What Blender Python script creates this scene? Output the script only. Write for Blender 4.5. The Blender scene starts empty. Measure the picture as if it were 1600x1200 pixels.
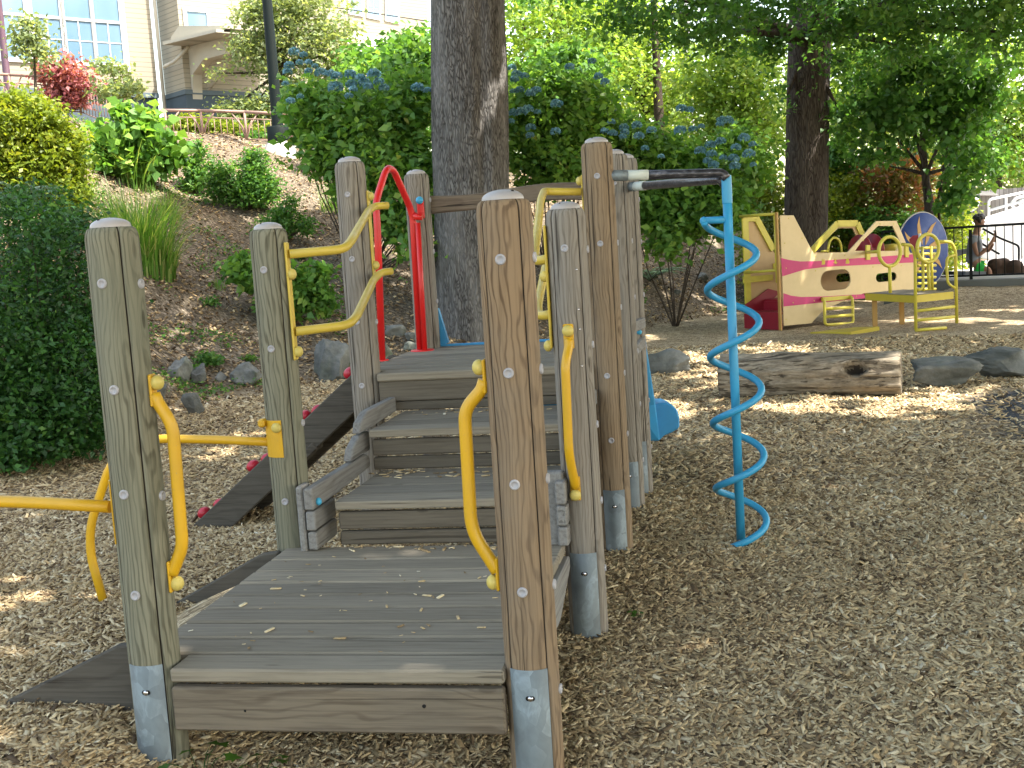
import bpy, bmesh, math, random
import numpy as np
from mathutils import Vector, Matrix, Quaternion, noise as mnoise
random.seed(7); RNG = np.random.default_rng(11)
R_ = math.radians
SC = bpy.context.scene
COL = SC.collection
# ------------------------------------------------------------------ camera
F, PIT, ROL, H, YAW = 1830.7, .1194, -.0632, 1.6414, -.1832      # focal length and sizes in pixels of a 1600 wide frame
def _rot():
    R0 = np.array([[1,0,0],[0,0,-1.],[0,1,0]])
    cp, sp = math.cos(PIT), math.sin(PIT); Rp = np.array([[1,0,0],[0,cp,-sp],[0,sp,cp]])
    cr, sr = math.cos(ROL), math.sin(ROL); Rr = np.array([[cr,-sr,0],[sr,cr,0],[0,0,1]])
    c, s = math.cos(YAW), math.sin(YAW); Rz = np.array([[c,-s,0],[s,c,0],[0,0,1]])
    return Rr @ Rp @ R0 @ Rz
RC = _rot()
cam_d = bpy.data.cameras.new("camera"); cam = bpy.data.objects.new("camera", cam_d); COL.objects.link(cam)
cam_d.sensor_width = 36; cam_d.lens = 36*F/1600; cam_d.clip_start = .05; cam_d.clip_end = 2000
cam.matrix_world = Matrix([[RC[0][0], -RC[1][0], -RC[2][0], 0],
                           [RC[0][1], -RC[1][1], -RC[2][1], 0],
                           [RC[0][2], -RC[1][2], -RC[2][2], H], [0,0,0,1]])
SC.camera = cam
FWD = Vector((RC[2][0], RC[2][1], 0)).normalized(); RGT = Vector((FWD.y, -FWD.x, 0))
def ray(u, v): return Vector(RC.T @ np.array([(u-800)/F, (v-600)/F, 1.]))
def at(u, v, y=None, x=None, z=None, d=None):
    r = ray(u, v)
    if y is not None: t = y/r.y
    elif x is not None: t = x/r.x
    elif z is not None: t = (z-H)/r.z
    else: t = d/math.hypot(r.x, r.y)
    return Vector((0,0,H)) + r*t
def onplane(u, v, P0, n):
    r = ray(u, v); o = Vector((0,0,H)); return o + r*((P0-o).dot(n)/r.dot(n))
# ------------------------------------------------------------------ world, sun, exposure
SUN_EL, = (R_(57),)
sd = (RGT*.93 - FWD*.36).normalized()
sun_dir = Vector((sd.x*math.cos(SUN_EL), sd.y*math.cos(SUN_EL), math.sin(SUN_EL)))   # towards the sun
w = bpy.data.worlds.new("World"); SC.world = w; w.use_nodes = True
nt = w.node_tree; sky = nt.nodes.new('ShaderNodeTexSky'); sky.sky_type = 'NISHITA'; sky.sun_disc = False
sky.sun_elevation = SUN_EL; sky.sun_rotation = math.atan2(sun_dir.x, sun_dir.y)
sky.dust_density = 2.0
tn = nt.nodes.new('ShaderNodeMix'); tn.data_type = 'RGBA'; tn.blend_type = 'MULTIPLY'; tn.inputs[0].default_value = 1; tn.inputs[7].default_value = (1, .87, .68, 1)   # camera white balance for open shade
nt.links.new(sky.outputs[0], tn.inputs[6]); nt.links.new(tn.outputs[2], nt.nodes['Background'].inputs[0]); nt.nodes['Background'].inputs[1].default_value = .15
sl = bpy.data.lights.new("sun", 'SUN'); sl.energy = 2.5; sl.angle = R_(.53); sl.color = (1, .95, .86)
so = bpy.data.objects.new("sun", sl); COL.objects.link(so); so.rotation_euler = (-sun_dir).to_track_quat('-Z', 'Y').to_euler()
SC.view_settings.view_transform = 'Standard'; SC.view_settings.look = 'None'
SC.view_settings.exposure = 2.84; SC.view_settings.gamma = 1
SC.cycles.max_bounces = 7; SC.cycles.diffuse_bounces = 4; SC.cycles.transmission_bounces = 5; SC.cycles.transparent_max_bounces = 6
SC.cycles.use_denoising = True

# ------------------------------------------------------------------ material helpers
class NB:
    rs = (13.7, 13.7, 13.7)
    def __init__(s, name):
        s.m = bpy.data.materials.new(name); s.m.use_nodes = True; s.t = s.m.node_tree
        s.b = s.t.nodes['Principled BSDF']; s.out = s.t.nodes['Material Output']
    def n(s, kind, **kw):
        o = s.t.nodes.new('ShaderNode'+kind)
        for k, v in kw.items():
            if k in o.inputs.keys(): s.set(o.inputs[k], v)
            elif hasattr(o, k.lower()): setattr(o, k.lower(), v)
            else: s.set(o.inputs[k.replace('_', ' ')], v)
        return o
    def set(s, inp, v):
        if hasattr(v, 'is_linked') or hasattr(v, 'links'): s.t.links.new(v, inp)
        else: inp.default_value = v
    isl = False
    def mapping(s, scale=(1,1,1), loc=(0,0,0), rand=True, src='Object'):
        c = s.n('TexCoord').outputs[src]
        if rand:
            oi = s.n('ObjectInfo'); a = s.t.nodes.new('ShaderNodeVectorMath'); a.operation = 'ADD'
            k = s.t.nodes.new('ShaderNodeVectorMath'); k.operation = 'MULTIPLY'
            cm = s.t.nodes.new('ShaderNodeCombineXYZ')
            rn = s.n('NewGeometry').outputs['Random Per Island'] if s.isl else oi.outputs['Random']
            for i in range(3): s.t.links.new(rn, cm.inputs[i])
            s.t.links.new(cm.outputs[0], k.inputs[0]); k.inputs[1].default_value = s.rs
            s.t.links.new(c, a.inputs[0]); s.t.links.new(k.outputs[0], a.inputs[1]); c = a.outputs[0]
        m = s.t.nodes.new('ShaderNodeMapping'); m.inputs['Scale'].default_value = scale; m.inputs['Location'].default_value = loc
        s.t.links.new(c, m.inputs['Vector']); return m.outputs[0]
    def noise(s, vec, scale, detail=4, rough=.55, dist=0):
        o = s.t.nodes.new('ShaderNodeTexNoise'); s.t.links.new(vec, o.inputs['Vector'])
        o.inputs['Scale'].default_value = scale; o.inputs['Detail'].default_value = detail
        o.inputs['Roughness'].default_value = rough; o.inputs['Distortion'].default_value = dist
        return o.outputs['Fac']
    def ramp(s, fac, stops):
        o = s.t.nodes.new('ShaderNodeValToRGB'); s.t.links.new(fac, o.inputs[0]); e = o.color_ramp.elements
        while len(e) < len(stops): e.new(.5)
        for el, (p, c) in zip(e, stops):
            el.position = p; el.color = (c, c, c, 1) if isinstance(c, (int, float)) else (*c, 1)
        return o.outputs[0]
    def mix(s, fac, a, b, mode='MIX'):
        o = s.t.nodes.new('ShaderNodeMix'); o.data_type = 'RGBA'; o.blend_type = mode
        s.set(o.inputs[0], fac); 
        for i, v in ((6, a), (7, b)):
            if isinstance(v, tuple): v = (*v, 1) if len(v) == 3 else v
            s.set(o.inputs[i], v)
        return o.outputs[2]
    def math(s, op, a, b=0.0):
        o = s.t.nodes.new('ShaderNodeMath'); o.operation = op; s.set(o.inputs[0], a); s.set(o.inputs[1], b); return o.outputs[0]
    def bump(s, h, strength=.4, dist=.01):
        o = s.t.nodes.new('ShaderNodeBump'); s.t.links.new(h, o.inputs['Height'])
        o.inputs['Strength'].default_value = strength; o.inputs['Distance'].default_value = dist
        s.t.links.new(o.outputs[0], s.b.inputs['Normal'])
    def fin(s, col, rough=.8, metal=0.0, spec=.4):
        s.set(s.b.inputs['Base Color'], (*col, 1) if isinstance(col, tuple) else col)
        s.set(s.b.inputs['Roughness'], rough); s.b.inputs['Metallic'].default_value = metal
        s.b.inputs['Specular IOR Level'].default_value = spec
        return s.m
def wood(name, pale, dark, tint, axis=2, ring=1.0, amt=.55, crack=.75, rs=None, zs=.25, knots=1.0, isl=False):
    """weathered softwood; grain runs along the axis"""
    b = NB(name)
    if rs: b.rs = rs
    b.isl = isl
    sc = [1,1,1]; sc[axis] = zs
    v = b.mapping(tuple(sc)); d1 = b.noise(v, 5, 3, .5)
    va = b.t.nodes.new('ShaderNodeVectorMath'); va.operation = 'ADD'
    k = b.t.nodes.new('ShaderNodeVectorMath'); k.operation = 'SCALE'; k.inputs['Scale'].default_value = .13
    nn = b.t.nodes.new('ShaderNodeTexNoise'); b.t.links.new(v, nn.inputs['Vector']); nn.inputs['Scale'].default_value = 6.5; nn.inputs['Detail'].default_value = 3
    b.t.links.new(nn.outputs['Color'], k.inputs[0]); b.t.links.new(v, va.inputs[0]); b.t.links.new(k.outputs[0], va.inputs[1])
    wv = b.t.nodes.new('ShaderNodeTexWave'); wv.wave_type = 'RINGS'; wv.rings_direction = 'XYZ'[axis]
    b.t.links.new(va.outputs[0], wv.inputs['Vector']); wv.inputs['Scale'].default_value = 21*ring
    kv = b.t.nodes.new('ShaderNodeTexVoronoi'); sk_ = [7,7,7]; sk_[axis] = 2.2; b.t.links.new(b.mapping(tuple(sk_)), kv.inputs['Vector']); kv.inputs['Scale'].default_value = 1.0
    kn = b.ramp(kv.outputs['Distance'], [(0, 1), (.10, .75), (.22, .25), (.42, 0)]); b.t.links.new(b.math('MULTIPLY', kn, 14.0*knots), wv.inputs['Phase Offset'])
    wv.inputs['Distortion'].default_value = 4.0; wv.inputs['Detail'].default_value = 2; wv.inputs['Detail Scale'].default_value = 1.2
    sc2 = [60,60,60]; sc2[axis] = 1.6
    fib = b.noise(b.mapping(tuple(sc2)), 1.6, 4, .7)
    big = b.noise(b.mapping((1,1,1)), 2.2, 4, .6)
    sc3 = [16,16,16]; sc3[axis] = .55
    crk = b.ramp(b.noise(b.mapping(tuple(sc3)), 1.5, 3, .5, .6), [(.0, 1), (.315, 1), (.335, 0), (1, 0)])
    g = b.ramp(wv.outputs['Fac'], [(.02, 0), (.20, .45), (.42, 1)])
    col = b.mix(b.math('MULTIPLY', g, amt), dark, pale)
    col = b.mix(b.math('ADD', b.math('MULTIPLY', g, amt), b.math('MULTIPLY', fib, .5)), dark, pale)
    col = b.mix(b.ramp(big, [(.35, 0), (.65, .8)]), col, tint)
    if isl: col = b.mix(.55, col, b.mix(b.n('NewGeometry').outputs['Random Per Island'], tuple(c*.72 for c in tint), tuple(c*1.25 for c in pale)))
    col = b.mix(b.math('MULTIPLY', b.ramp(fib, [(.3, 1), (.55, 0)]), .35), col, tuple(c*.4 for c in dark))
    col = b.mix(b.math('MULTIPLY', crk, crack), col, (.02,.016,.013))
    col = b.mix(b.math('MULTIPLY', b.ramp(kv.outputs['Distance'], [(0, 1), (.055, .8), (.075, 0)]), .7*min(1, knots)), col, tuple(c*.35 for c in dark))
    h = b.math('SUBTRACT', b.math('ADD', b.math('MULTIPLY', g, .25), b.math('MULTIPLY', fib, .5)), b.math('MULTIPLY', crk, 1.4))
    b.bump(h, .45, .0025)
    return b.fin(col, .88, spec=.12)
M = {}
M['post_green'] = wood('post_wood_green', (.225,.21,.15), (.07,.064,.042), (.18,.178,.13), amt=.75, rs=(.13, -.09, 17))
M['post_tan'] = wood('post_wood_tan', (.265,.18,.105), (.07,.038,.02), (.225,.175,.125), amt=.85, rs=(.13, -.09, 17))
M['post_grey'] = wood('post_wood_grey', (.285,.25,.205), (.10,.08,.062), (.235,.21,.18), amt=.65, rs=(.13, -.09, 17))
M['post_brown'] = wood('post_wood_brown', (.29,.205,.125), (.10,.062,.035), (.235,.18,.125), amt=.7, rs=(.13, -.09, 17))
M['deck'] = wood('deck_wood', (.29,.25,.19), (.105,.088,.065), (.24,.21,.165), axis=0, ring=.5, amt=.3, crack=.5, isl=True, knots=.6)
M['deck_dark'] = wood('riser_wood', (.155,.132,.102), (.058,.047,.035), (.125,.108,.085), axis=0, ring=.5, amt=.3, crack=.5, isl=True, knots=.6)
M['fascia'] = wood('fascia_wood', (.24,.195,.14), (.07,.05,.035), (.15,.125,.095), axis=0, ring=.6, amt=.4, crack=.5, knots=.6)
M['side'] = wood('side_board_wood', (.30,.29,.275), (.14,.125,.11), (.25,.245,.235), axis=1, ring=.5, amt=.25, crack=.4)
M['ramp'] = wood('ramp_wood', (.13,.115,.095), (.05,.042,.034), (.10,.09,.075), axis=0, ring=.5, amt=.3, crack=.4)
M['beam'] = wood('beam_wood', (.22,.17,.12), (.10,.07,.05), (.19,.15,.11), axis=0, ring=.6, amt=.4)
def mk_log():
    b = NB('log_wood'); v = b.mapping((1.8,11,11)); n = b.noise(v, 2.0, 8, .7, .3); st = b.noise(b.mapping((1.2,40,40)), 1.5, 4, .7); p = b.noise(b.mapping((1,1,1)), 3.0, 5, .65)
    t = b.math('ADD', b.math('MULTIPLY', n, .6), b.math('MULTIPLY', p, .5))
    c = b.ramp(t, [(.36, (.07,.055,.04)), (.48, (.21,.17,.12)), (.62, (.34,.285,.21)), (.78, (.50,.44,.35))])
    crk = b.ramp(b.noise(b.mapping((.5,13,13)), 1.7, 4, .6, .3), [(0,1),(.40,1),(.43,0),(1,0)])
    c = b.mix(b.math('MULTIPLY', b.ramp(st, [(.35,1),(.6,0)]), .5), c, (.06,.05,.04)); c = b.mix(b.math('MULTIPLY', crk, .7), c, (.03,.022,.016))
    b.bump(b.math('SUBTRACT', b.math('ADD', t, b.math('MULTIPLY', st, .4)), crk), .9, .02); return b.fin(c, .9, spec=.15)
M['log'] = mk_log()
def paint(name, col, rough=.35, wear=.25, worn=(.2,.18,.15)):
    b = NB(name); v = b.mapping((1,1,1)); n = b.noise(v, 9, 5, .65); n2 = b.noise(v, 90, 2, .5)
    c = b.mix(b.math('MULTIPLY', b.ramp(n, [(.4,0),(.75,1)]), wear), col, tuple(min(1, x*.55+.03) for x in col))
    c = b.mix(b.math('MULTIPLY', b.ramp(n2, [(.70,0),(.76,1)]), wear*1.4), c, worn)
    b.bump(n2, .08, .001)
    return b.fin(c, b.ramp(n, [(.3, rough), (.8, min(1, rough+.25))]), spec=.5)
M['yellow'] = paint('yellow_paint', (.60,.33,.006), .32)
M['yellow_pale'] = paint('faded_yellow_plastic', (.55,.43,.10), .4)
M['yellow_far'] = paint('yellow_green_paint', (.56,.47,.05), .4, .35)
M['red'] = paint('red_paint', (.62,.014,.012), .3, .1)
M['redplastic'] = paint('red_plastic', (.45,.012,.03), .3, .15)
M['blue'] = paint('blue_paint', (.035,.30,.52), .35, .25)
M['yellow_rail'] = paint('pale_yellow_paint', (.56,.40,.05), .35, .2)
M['blueslide'] = paint('blue_slide_plastic', (.04,.27,.53), .42, .3)
M['cyanball'] = paint('cyan_plastic', (.05,.36,.58), .35, .1)
M['greycap'] = paint('grey_plastic', (.36,.345,.36), .45, .2)
M['dome'] = paint('pale_plastic_cap', (.40,.36,.34), .35, .45)
M['cream'] = paint('cream_panel', (.62,.47,.25), .45, .15)
M['yellowpanel'] = paint('mustard_panel', (.50,.38,.03), .45, .15)
M['tanpanel'] = paint('tan_panel', (.50,.33,.15), .5, .15)
M['magenta'] = paint('magenta_band', (.48,.02,.13), .4, .1)
M['darkred'] = paint('dark_red_plastic', (.25,.008,.02), .4, .15)
M['discblue'] = paint('disc_blue_panel', (.008,.035,.17), .5, .1)
M['petal'] = paint('ochre_petal', (.40,.22,.05), .45, .1)
def mk_simple_early(name, col): b = NB(name); return b.fin(col, .6, spec=.15)
M['black'] = mk_simple_early('black_paint', (.008,.009,.009))
M['lampgreen'] = mk_simple_early('dark_green_paint', (.006,.011,.011))
M['purple'] = paint('plum_paint', (.07,.03,.05), .4, .1)
M['brownrail'] = paint('russet_paint', (.24,.15,.12), .6, .2)
M['whitemetal'] = paint('white_metal', (.72,.73,.76), .4, .1)
M['darkhole'] = paint('dark_hole', (.006,.005,.004), .9, 0)
def mk_galv():
    b = NB('galvanised_steel'); v = b.mapping((1,1,.6))
    vo = b.t.nodes.new('ShaderNodeTexVoronoi'); b.t.links.new(v, vo.inputs['Vector']); vo.inputs['Scale'].default_value = 26; vo.feature='F1'
    n = b.noise(v, 11, 5, .6, .5)
    s = b.t.nodes.new('ShaderNodeSeparateColor'); b.t.links.new(vo.outputs['Color'], s.inputs[0])
    t = b.math('ADD', b.math('MULTIPLY', s.outputs[0], .18), b.math('MULTIPLY', n, .8))
    c = b.ramp(t, [(.3, (.11,.125,.132)), (.52, (.155,.18,.19)), (.60, (.21,.245,.26)), (.68, (.155,.18,.19)), (1, (.20,.23,.245))])
    return b.fin(c, b.ramp(n, [(.3,.45),(.8,.62)]), .35)
M['galv'] = mk_galv()
def mk_simple(name, col, rough, metal=0): b = NB(name); return b.fin(col, rough, metal)
M['chrome'] = mk_simple('steel_bolt', (.6,.58,.6), .2, 1)
M['seam'] = mk_simple('seam_shade', (.05,.038,.028), .95)  # shade inside the post seams is put into this colour
def mk_bar():
    b = NB('worn_black_bar'); n = b.noise(b.mapping((6,30,30)), 3, 4, .7)
    return b.fin(b.ramp(n, [(.35,(.02,.018,.02)),(.55,(.07,.065,.07)),(.75,(.24,.22,.23))]), .3, .3)
M['bar'] = mk_bar()
M['whitesleeve'] = paint('white_sleeve', (.55,.58,.52), .45, .3)
def mk_leaf(name, stops, trans=.5, rough=.45, spec=.35):
    b = NB(name); at_ = b.n('Attribute'); at_.attribute_name = 'tone'
    c = b.ramp(at_.outputs['Fac'], stops)
    pr = b.b; b.fin(c, rough, spec=spec)
    tr = b.t.nodes.new('ShaderNodeBsdfTranslucent')
    c2 = b.mix(1.0, c, (1.35,1.25,.55), 'MULTIPLY'); b.t.links.new(c2, tr.inputs[0])
    mx = b.t.nodes.new('ShaderNodeMixShader'); mx.inputs[0].default_value = trans
    b.t.links.new(pr.outputs[0], mx.inputs[1]); b.t.links.new(tr.outputs[0], mx.inputs[2]); b.t.links.new(mx.outputs[0], b.out.inputs[0])
    return b.m
G = lambda r, g, bb: (r, g, bb)
M['leaf_mid'] = mk_leaf('leaf_mid_green', [(0, (0.038,0.105,0.022)), (.6, (0.090,0.225,0.045)), (1, (0.195,0.330,0.075))])
M['leaf_hyd'] = mk_leaf('leaf_broad_green', [(0, (.05,.125,.028)), (.5, (.12,.27,.05)), (.9, (.24,.40,.08)), (1, (.46,.44,.13))])
M['leaf_lime'] = mk_leaf('leaf_lime_green', [(0, (.11,.21,.035)), (.6, (.24,.38,.07)), (1, (.42,.50,.16))], .55)
M['leaf_bright'] = mk_leaf('leaf_bright_green', [(0, (0.069,0.161,0.023)), (.6, (0.149,0.287,0.034)), (1, (0.276,0.380,0.069))], .55)
M['leaf_gold'] = mk_leaf('leaf_yellow_green', [(0, (.08,.13,.015)), (.6, (.19,.26,.025)), (1, (.33,.35,.05))], .5)
M['leaf_dark'] = mk_leaf('leaf_dark_green', [(0, (0.016,0.047,0.014)), (.6, (0.041,0.115,0.027)), (1, (0.081,0.176,0.041))], .4)
M['leaf_ivy'] = mk_leaf('leaf_ivy', [(0, (.012,.04,.012)), (.5, (.032,.10,.022)), (.85, (.07,.19,.035)), (1, (.15,.28,.05))], .35)
M['leaf_pale'] = mk_leaf('leaf_pale_green', [(0, (.12,.18,.08)), (.6, (.24,.31,.14)), (1, (.36,.40,.22))], .5)
M['leaf_red'] = mk_leaf('leaf_crimson', [(0, (.17,.035,.05)), (.6, (.36,.12,.14)), (1, (.52,.28,.27))], .45)
M['leaf_rust'] = mk_leaf('leaf_rust', [(0, (.08,.11,.02)), (.4, (.17,.15,.04)), (.7, (.27,.10,.05)), (1, (.38,.20,.09))], .5)
M['leaf_fern'] = mk_leaf('leaf_fern', [(0, (0.036,0.090,0.036)), (1, (0.180,0.288,0.162))], .3)
M['grass'] = mk_leaf('grass_blade', [(0, (.07,.17,.02)), (.7, (.16,.32,.05)), (1, (.36,.38,.14))], .45)
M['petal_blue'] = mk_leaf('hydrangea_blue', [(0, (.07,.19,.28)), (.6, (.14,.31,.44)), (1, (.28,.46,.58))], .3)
def mk_bark(name, a, c, sc=1.0):
    b = NB(name); v = b.mapping((5*sc, 5*sc, .9*sc)); n = b.noise(v, 3.2, 8, .65, .4)
    vo = b.t.nodes.new('ShaderNodeTexVoronoi'); vo.feature = 'DISTANCE_TO_EDGE'; vo.inputs['Scale'].default_value = 4.2
    va = b.t.nodes.new('ShaderNodeVectorMath'); va.operation = 'ADD'; b.t.links.new(v, va.inputs[0])
    nn = b.t.nodes.new('ShaderNodeTexNoise'); b.t.links.new(v, nn.inputs['Vector']); nn.inputs['Scale'].default_value = 1.6
    b.t.links.new(nn.outputs['Color'], va.inputs[1]); b.t.links.new(va.outputs[0], vo.inputs['Vector'])
    e = b.ramp(vo.outputs['Distance'], [(0, 0), (.22, 1)])
    fine = b.noise(b.mapping((30*sc,30*sc,5*sc)), 2, 5, .7)
    patch = b.noise(b.mapping((2,2,.5)), 1.3, 3)
    t = b.math('ADD', b.math('MULTIPLY', e, .45), b.math('MULTIPLY', n, .7))
    col = b.ramp(t, [(.28, tuple(x*.25 for x in a)), (.5, a), (.95, c)])
    col = b.mix(b.math('MULTIPLY', b.ramp(patch, [(.45,0),(.65,1)]), .45), col, tuple(x*1.15+.01 for x in c))
    col = b.mix(b.math('MULTIPLY', fine, .4), col, tuple(x*.5 for x in a))
    b.bump(b.math('ADD', t, b.math('MULTIPLY', fine, .3)), .9, .03)
    return b.fin(col, .9, spec=.15)
M['bark'] = mk_bark('grey_brown_bark', (.10,.092,.085), (.26,.245,.23), 1.5)
M['bark_dark'] = mk_bark('dark_bark', (.055,.042,.035), (.12,.10,.085))
M['twig'] = mk_bark('twig_bark', (.07,.05,.04), (.15,.12,.09), 4)
def mk_rock():
    b = NB('field_stone'); v = b.mapping((1,1,1)); n = b.noise(v, 2.5, 8, .62, .3); f = b.noise(v, 22, 6, .7)
    c = b.ramp(n, [(.34, (.055,.058,.052)), (.5, (.16,.16,.15)), (.62, (.24,.24,.225)), (.75, (.40,.40,.37))])
    c = b.mix(b.math('MULTIPLY', f, .5), c, (.09,.10,.085)); c = b.mix(b.ramp(b.noise(v, 1.3, 3), [(.55,0),(.7,.5)]), c, (.10,.13,.06))
    b.bump(b.math('ADD', n, b.math('MULTIPLY', f, .4)), .7, .03); return b.fin(c, .85, spec=.25)
M['rock'] = mk_rock()
def mk_conc(name, col):
    b = NB(name); v = b.mapping((1,1,1), rand=False); n = b.noise(v, 1.7, 6, .6); f = b.noise(v, 40, 4, .6)
    c = b.mix(n, tuple(x*.75 for x in col), tuple(min(1, x*1.15) for x in col)); b.bump(f, .3, .004); return b.fin(c, .85, spec=.2)
M['conc'] = mk_conc('concrete', (.42,.40,.37)); M['conc_white'] = mk_conc('pale_concrete', (.62,.61,.62)); M['conc_dark'] = mk_conc('dark_concrete', (.14,.14,.13))
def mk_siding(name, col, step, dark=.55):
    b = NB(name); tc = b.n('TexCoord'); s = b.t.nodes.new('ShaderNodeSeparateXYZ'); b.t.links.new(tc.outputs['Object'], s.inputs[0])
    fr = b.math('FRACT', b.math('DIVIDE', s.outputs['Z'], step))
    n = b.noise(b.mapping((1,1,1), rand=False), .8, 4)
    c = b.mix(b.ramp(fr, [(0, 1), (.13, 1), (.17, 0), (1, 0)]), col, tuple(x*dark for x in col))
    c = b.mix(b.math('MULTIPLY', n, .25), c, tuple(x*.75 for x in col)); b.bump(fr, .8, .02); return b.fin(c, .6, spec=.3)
M['siding'] = mk_siding('cream_lap_siding', (.33,.30,.235), .135, .6)
M['bluewall'] = mk_conc('slate_blue_render', (.065,.088,.11)); M['bluetrim'] = mk_conc('slate_trim', (.10,.13,.15))
M['trim'] = paint('cream_trim', (.40,.375,.31), .5, .05); M['whitetrim'] = paint('white_trim', (.56,.56,.55), .45, .05)
def mk_glass():
    b = NB('window_glass'); n = b.noise(b.mapping((1,1,.4), rand=False), .5, 3)
    c = b.ramp(n, [(.35, (.09,.16,.23)), (.65, (.14,.22,.30))]); return b.fin(c, .12, .0, .7)
M['glass'] = mk_glass()
M['glassdark'] = mk_simple('dark_window_glass', (.10,.09,.06), .15)
def mk_block():
    b = NB('grey_block_wall'); br = b.t.nodes.new('ShaderNodeTexBrick'); b.t.links.new(b.mapping((1,1,1), rand=False, src='Generated'), br.inputs['Vector'])
    br.inputs['Scale'].default_value = 9; br.inputs['Color1'].default_value = (.30,.29,.29,1); br.inputs['Color2'].default_value = (.22,.21,.21,1)
    br.inputs['Mortar'].default_value = (.12,.12,.12,1); br.inputs['Mortar Size'].default_value = .015
    return b.fin(br.outputs['Color'], .9)
M['block'] = mk_block()
M['skin'] = mk_simple('skin', (.20,.10,.06), .6); M['hair'] = mk_simple('dark_hair', (.015,.01,.008), .6)
def mk_cloth(name, col):
    b = NB(name); n = b.noise(b.mapping((1,1,1)), 12, 4); return b.fin(b.mix(n, tuple(x*.7 for x in col), col), .9, spec=.1)
M['shirt'] = mk_cloth('grey_cotton', (.20,.21,.23)); M['shorts'] = mk_cloth('green_cotton', (.03,.30,.05)); M['bundle'] = mk_cloth('brown_fleece', (.055,.035,.025))
M['bench'] = mk_cloth('grey_bench_board', (.20,.20,.21))
# ground: mulch / hillside soil / asphalt chosen by vertex attributes
def mk_ground():
    b = NB('mulch_and_soil'); tc = b.n('TexCoord').outputs['Object']
    def vor(scale, st=(1,1,1)):
        m = b.t.nodes.new('ShaderNodeMapping'); m.inputs['Scale'].default_value = st; b.t.links.new(tc, m.inputs[0])
        n = b.t.nodes.new('ShaderNodeTexNoise'); b.t.links.new(m.outputs[0], n.inputs['Vector']); n.inputs['Scale'].default_value = scale*.25
        a = b.t.nodes.new('ShaderNodeVectorMath'); a.operation='ADD'; k = b.t.nodes.new('ShaderNodeVectorMath'); k.operation='SCALE'; k.inputs['Scale'].default_value=3/scale
        b.t.links.new(n.outputs['Color'], k.inputs[0]); b.t.links.new(m.outputs[0], a.inputs[0]); b.t.links.new(k.outputs[0], a.inputs[1])
        v = b.t.nodes.new('ShaderNodeTexVoronoi'); v.inputs['Scale'].default_value = scale; b.t.links.new(a.outputs[0], v.inputs['Vector'])
        s = b.t.nodes.new('ShaderNodeSeparateColor'); b.t.links.new(v.outputs['Color'], s.inputs[0]); return s.outputs[0], s.outputs[1]
    a1, a2 = vor(26, (1, 2.6, 1)); c1, c2 = vor(26, (2.6, 1, 1)); d1, d2 = vor(13, (1,1.8,1))
    sel = b.math('GREATER_THAN', d2, .5)
    t = b.mix(sel, a1, c1)
    t = b.math('ADD', b.math('MULTIPLY', t, .75), b.math('MULTIPLY', d1, .3))
    m = b.ramp(t, [(.05, (.08,.055,.03)), (.3, (.21,.15,.085)), (.62, (.42,.32,.19)), (.85, (.60,.48,.31)), (1, (.74,.63,.45))])
    big = b.noise(tc, .7, 5, .6)
    m = b.mix(b.math('MULTIPLY', b.ramp(big, [(.35,1),(.6,0)]), .45), m, (.085,.06,.04))
    soil = b.ramp(b.math('ADD', b.math('MULTIPLY', a2, .6), b.math('MULTIPLY', b.noise(tc, 1.6, 6, .65), .5)),
                  [(.2, (.04,.031,.022)), (.5, (.10,.08,.056)), (.75, (.185,.15,.108)), (1, (.46,.38,.30))])
    asp = b.ramp(b.math('ADD', b.math('MULTIPLY', c2, .5), b.math('MULTIPLY', a2, .5)), [(.2, (.03,.033,.04)), (.6, (.05,.055,.065)), (.9, (.22,.18,.13))])
    h = b.n('Attribute'); h.attribute_name = 'hill'; p = b.n('Attribute'); p.attribute_name = 'asph'
    col = b.mix(h.outputs['Fac'], m, soil)
    pf = b.ramp(b.math('ADD', p.outputs['Fac'], b.math('MULTIPLY', b.math('SUBTRACT', b.noise(tc, 5, 5, .7), .5), 1.1)), [(.42,0),(.55,1)])
    col = b.mix(pf, col, asp)
    b.bump(t, .7, .02); return b.fin(col, .92, spec=.12)
M['ground'] = mk_ground()
def mk_chip():
    b = NB('wood_chip'); a = b.n('Attribute'); a.attribute_name = 'tone'
    n = b.noise(b.n('TexCoord').outputs['Object'], 60, 3, .6)
    c = b.ramp(a.outputs['Fac'], [(0, (.06,.036,.02)), (.25, (.17,.113,.062)), (.5, (.45,.32,.165)), (.78, (.68,.52,.295)), (.95, (.80,.67,.44)), (1, (.83,.76,.60))])
    c = b.mix(b.math('MULTIPLY', n, .3), c, (.12,.09,.06)); return b.fin(c, .85, spec=.2)
M['chip'] = mk_chip()

# ------------------------------------------------------------------ object helpers
def tag(o, label=None, cat=None, group=None, kind=None):
    if label: o['label'] = label
    if cat: o['category'] = cat
    if group: o['group'] = group
    if kind: o['kind'] = kind
    return o
WM = {}      # world matrices of the objects that are not at the origin
def empty(name, loc=(0,0,0), rz=0):
    o = bpy.data.objects.new(name, None); COL.objects.link(o); o.location = loc; o.rotation_euler = (0,0,rz); o.empty_display_size = .2; WM[o.name] = Matrix.Translation(Vector(loc)) @ Matrix.Rotation(rz, 4, 'Z'); return o
def link(name, me, mat, parent=None, smooth=False):
    o = bpy.data.objects.new(name, me); COL.objects.link(o)
    for m in (mat if isinstance(mat, (list, tuple)) else [mat]): me.materials.append(m)
    if smooth: me.polygons.foreach_set('use_smooth', [True]*len(me.polygons))
    if parent is not None:
        o.parent = parent
        o.matrix_parent_inverse = WM.get(parent.name, Matrix()).inverted()
    return o
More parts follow.
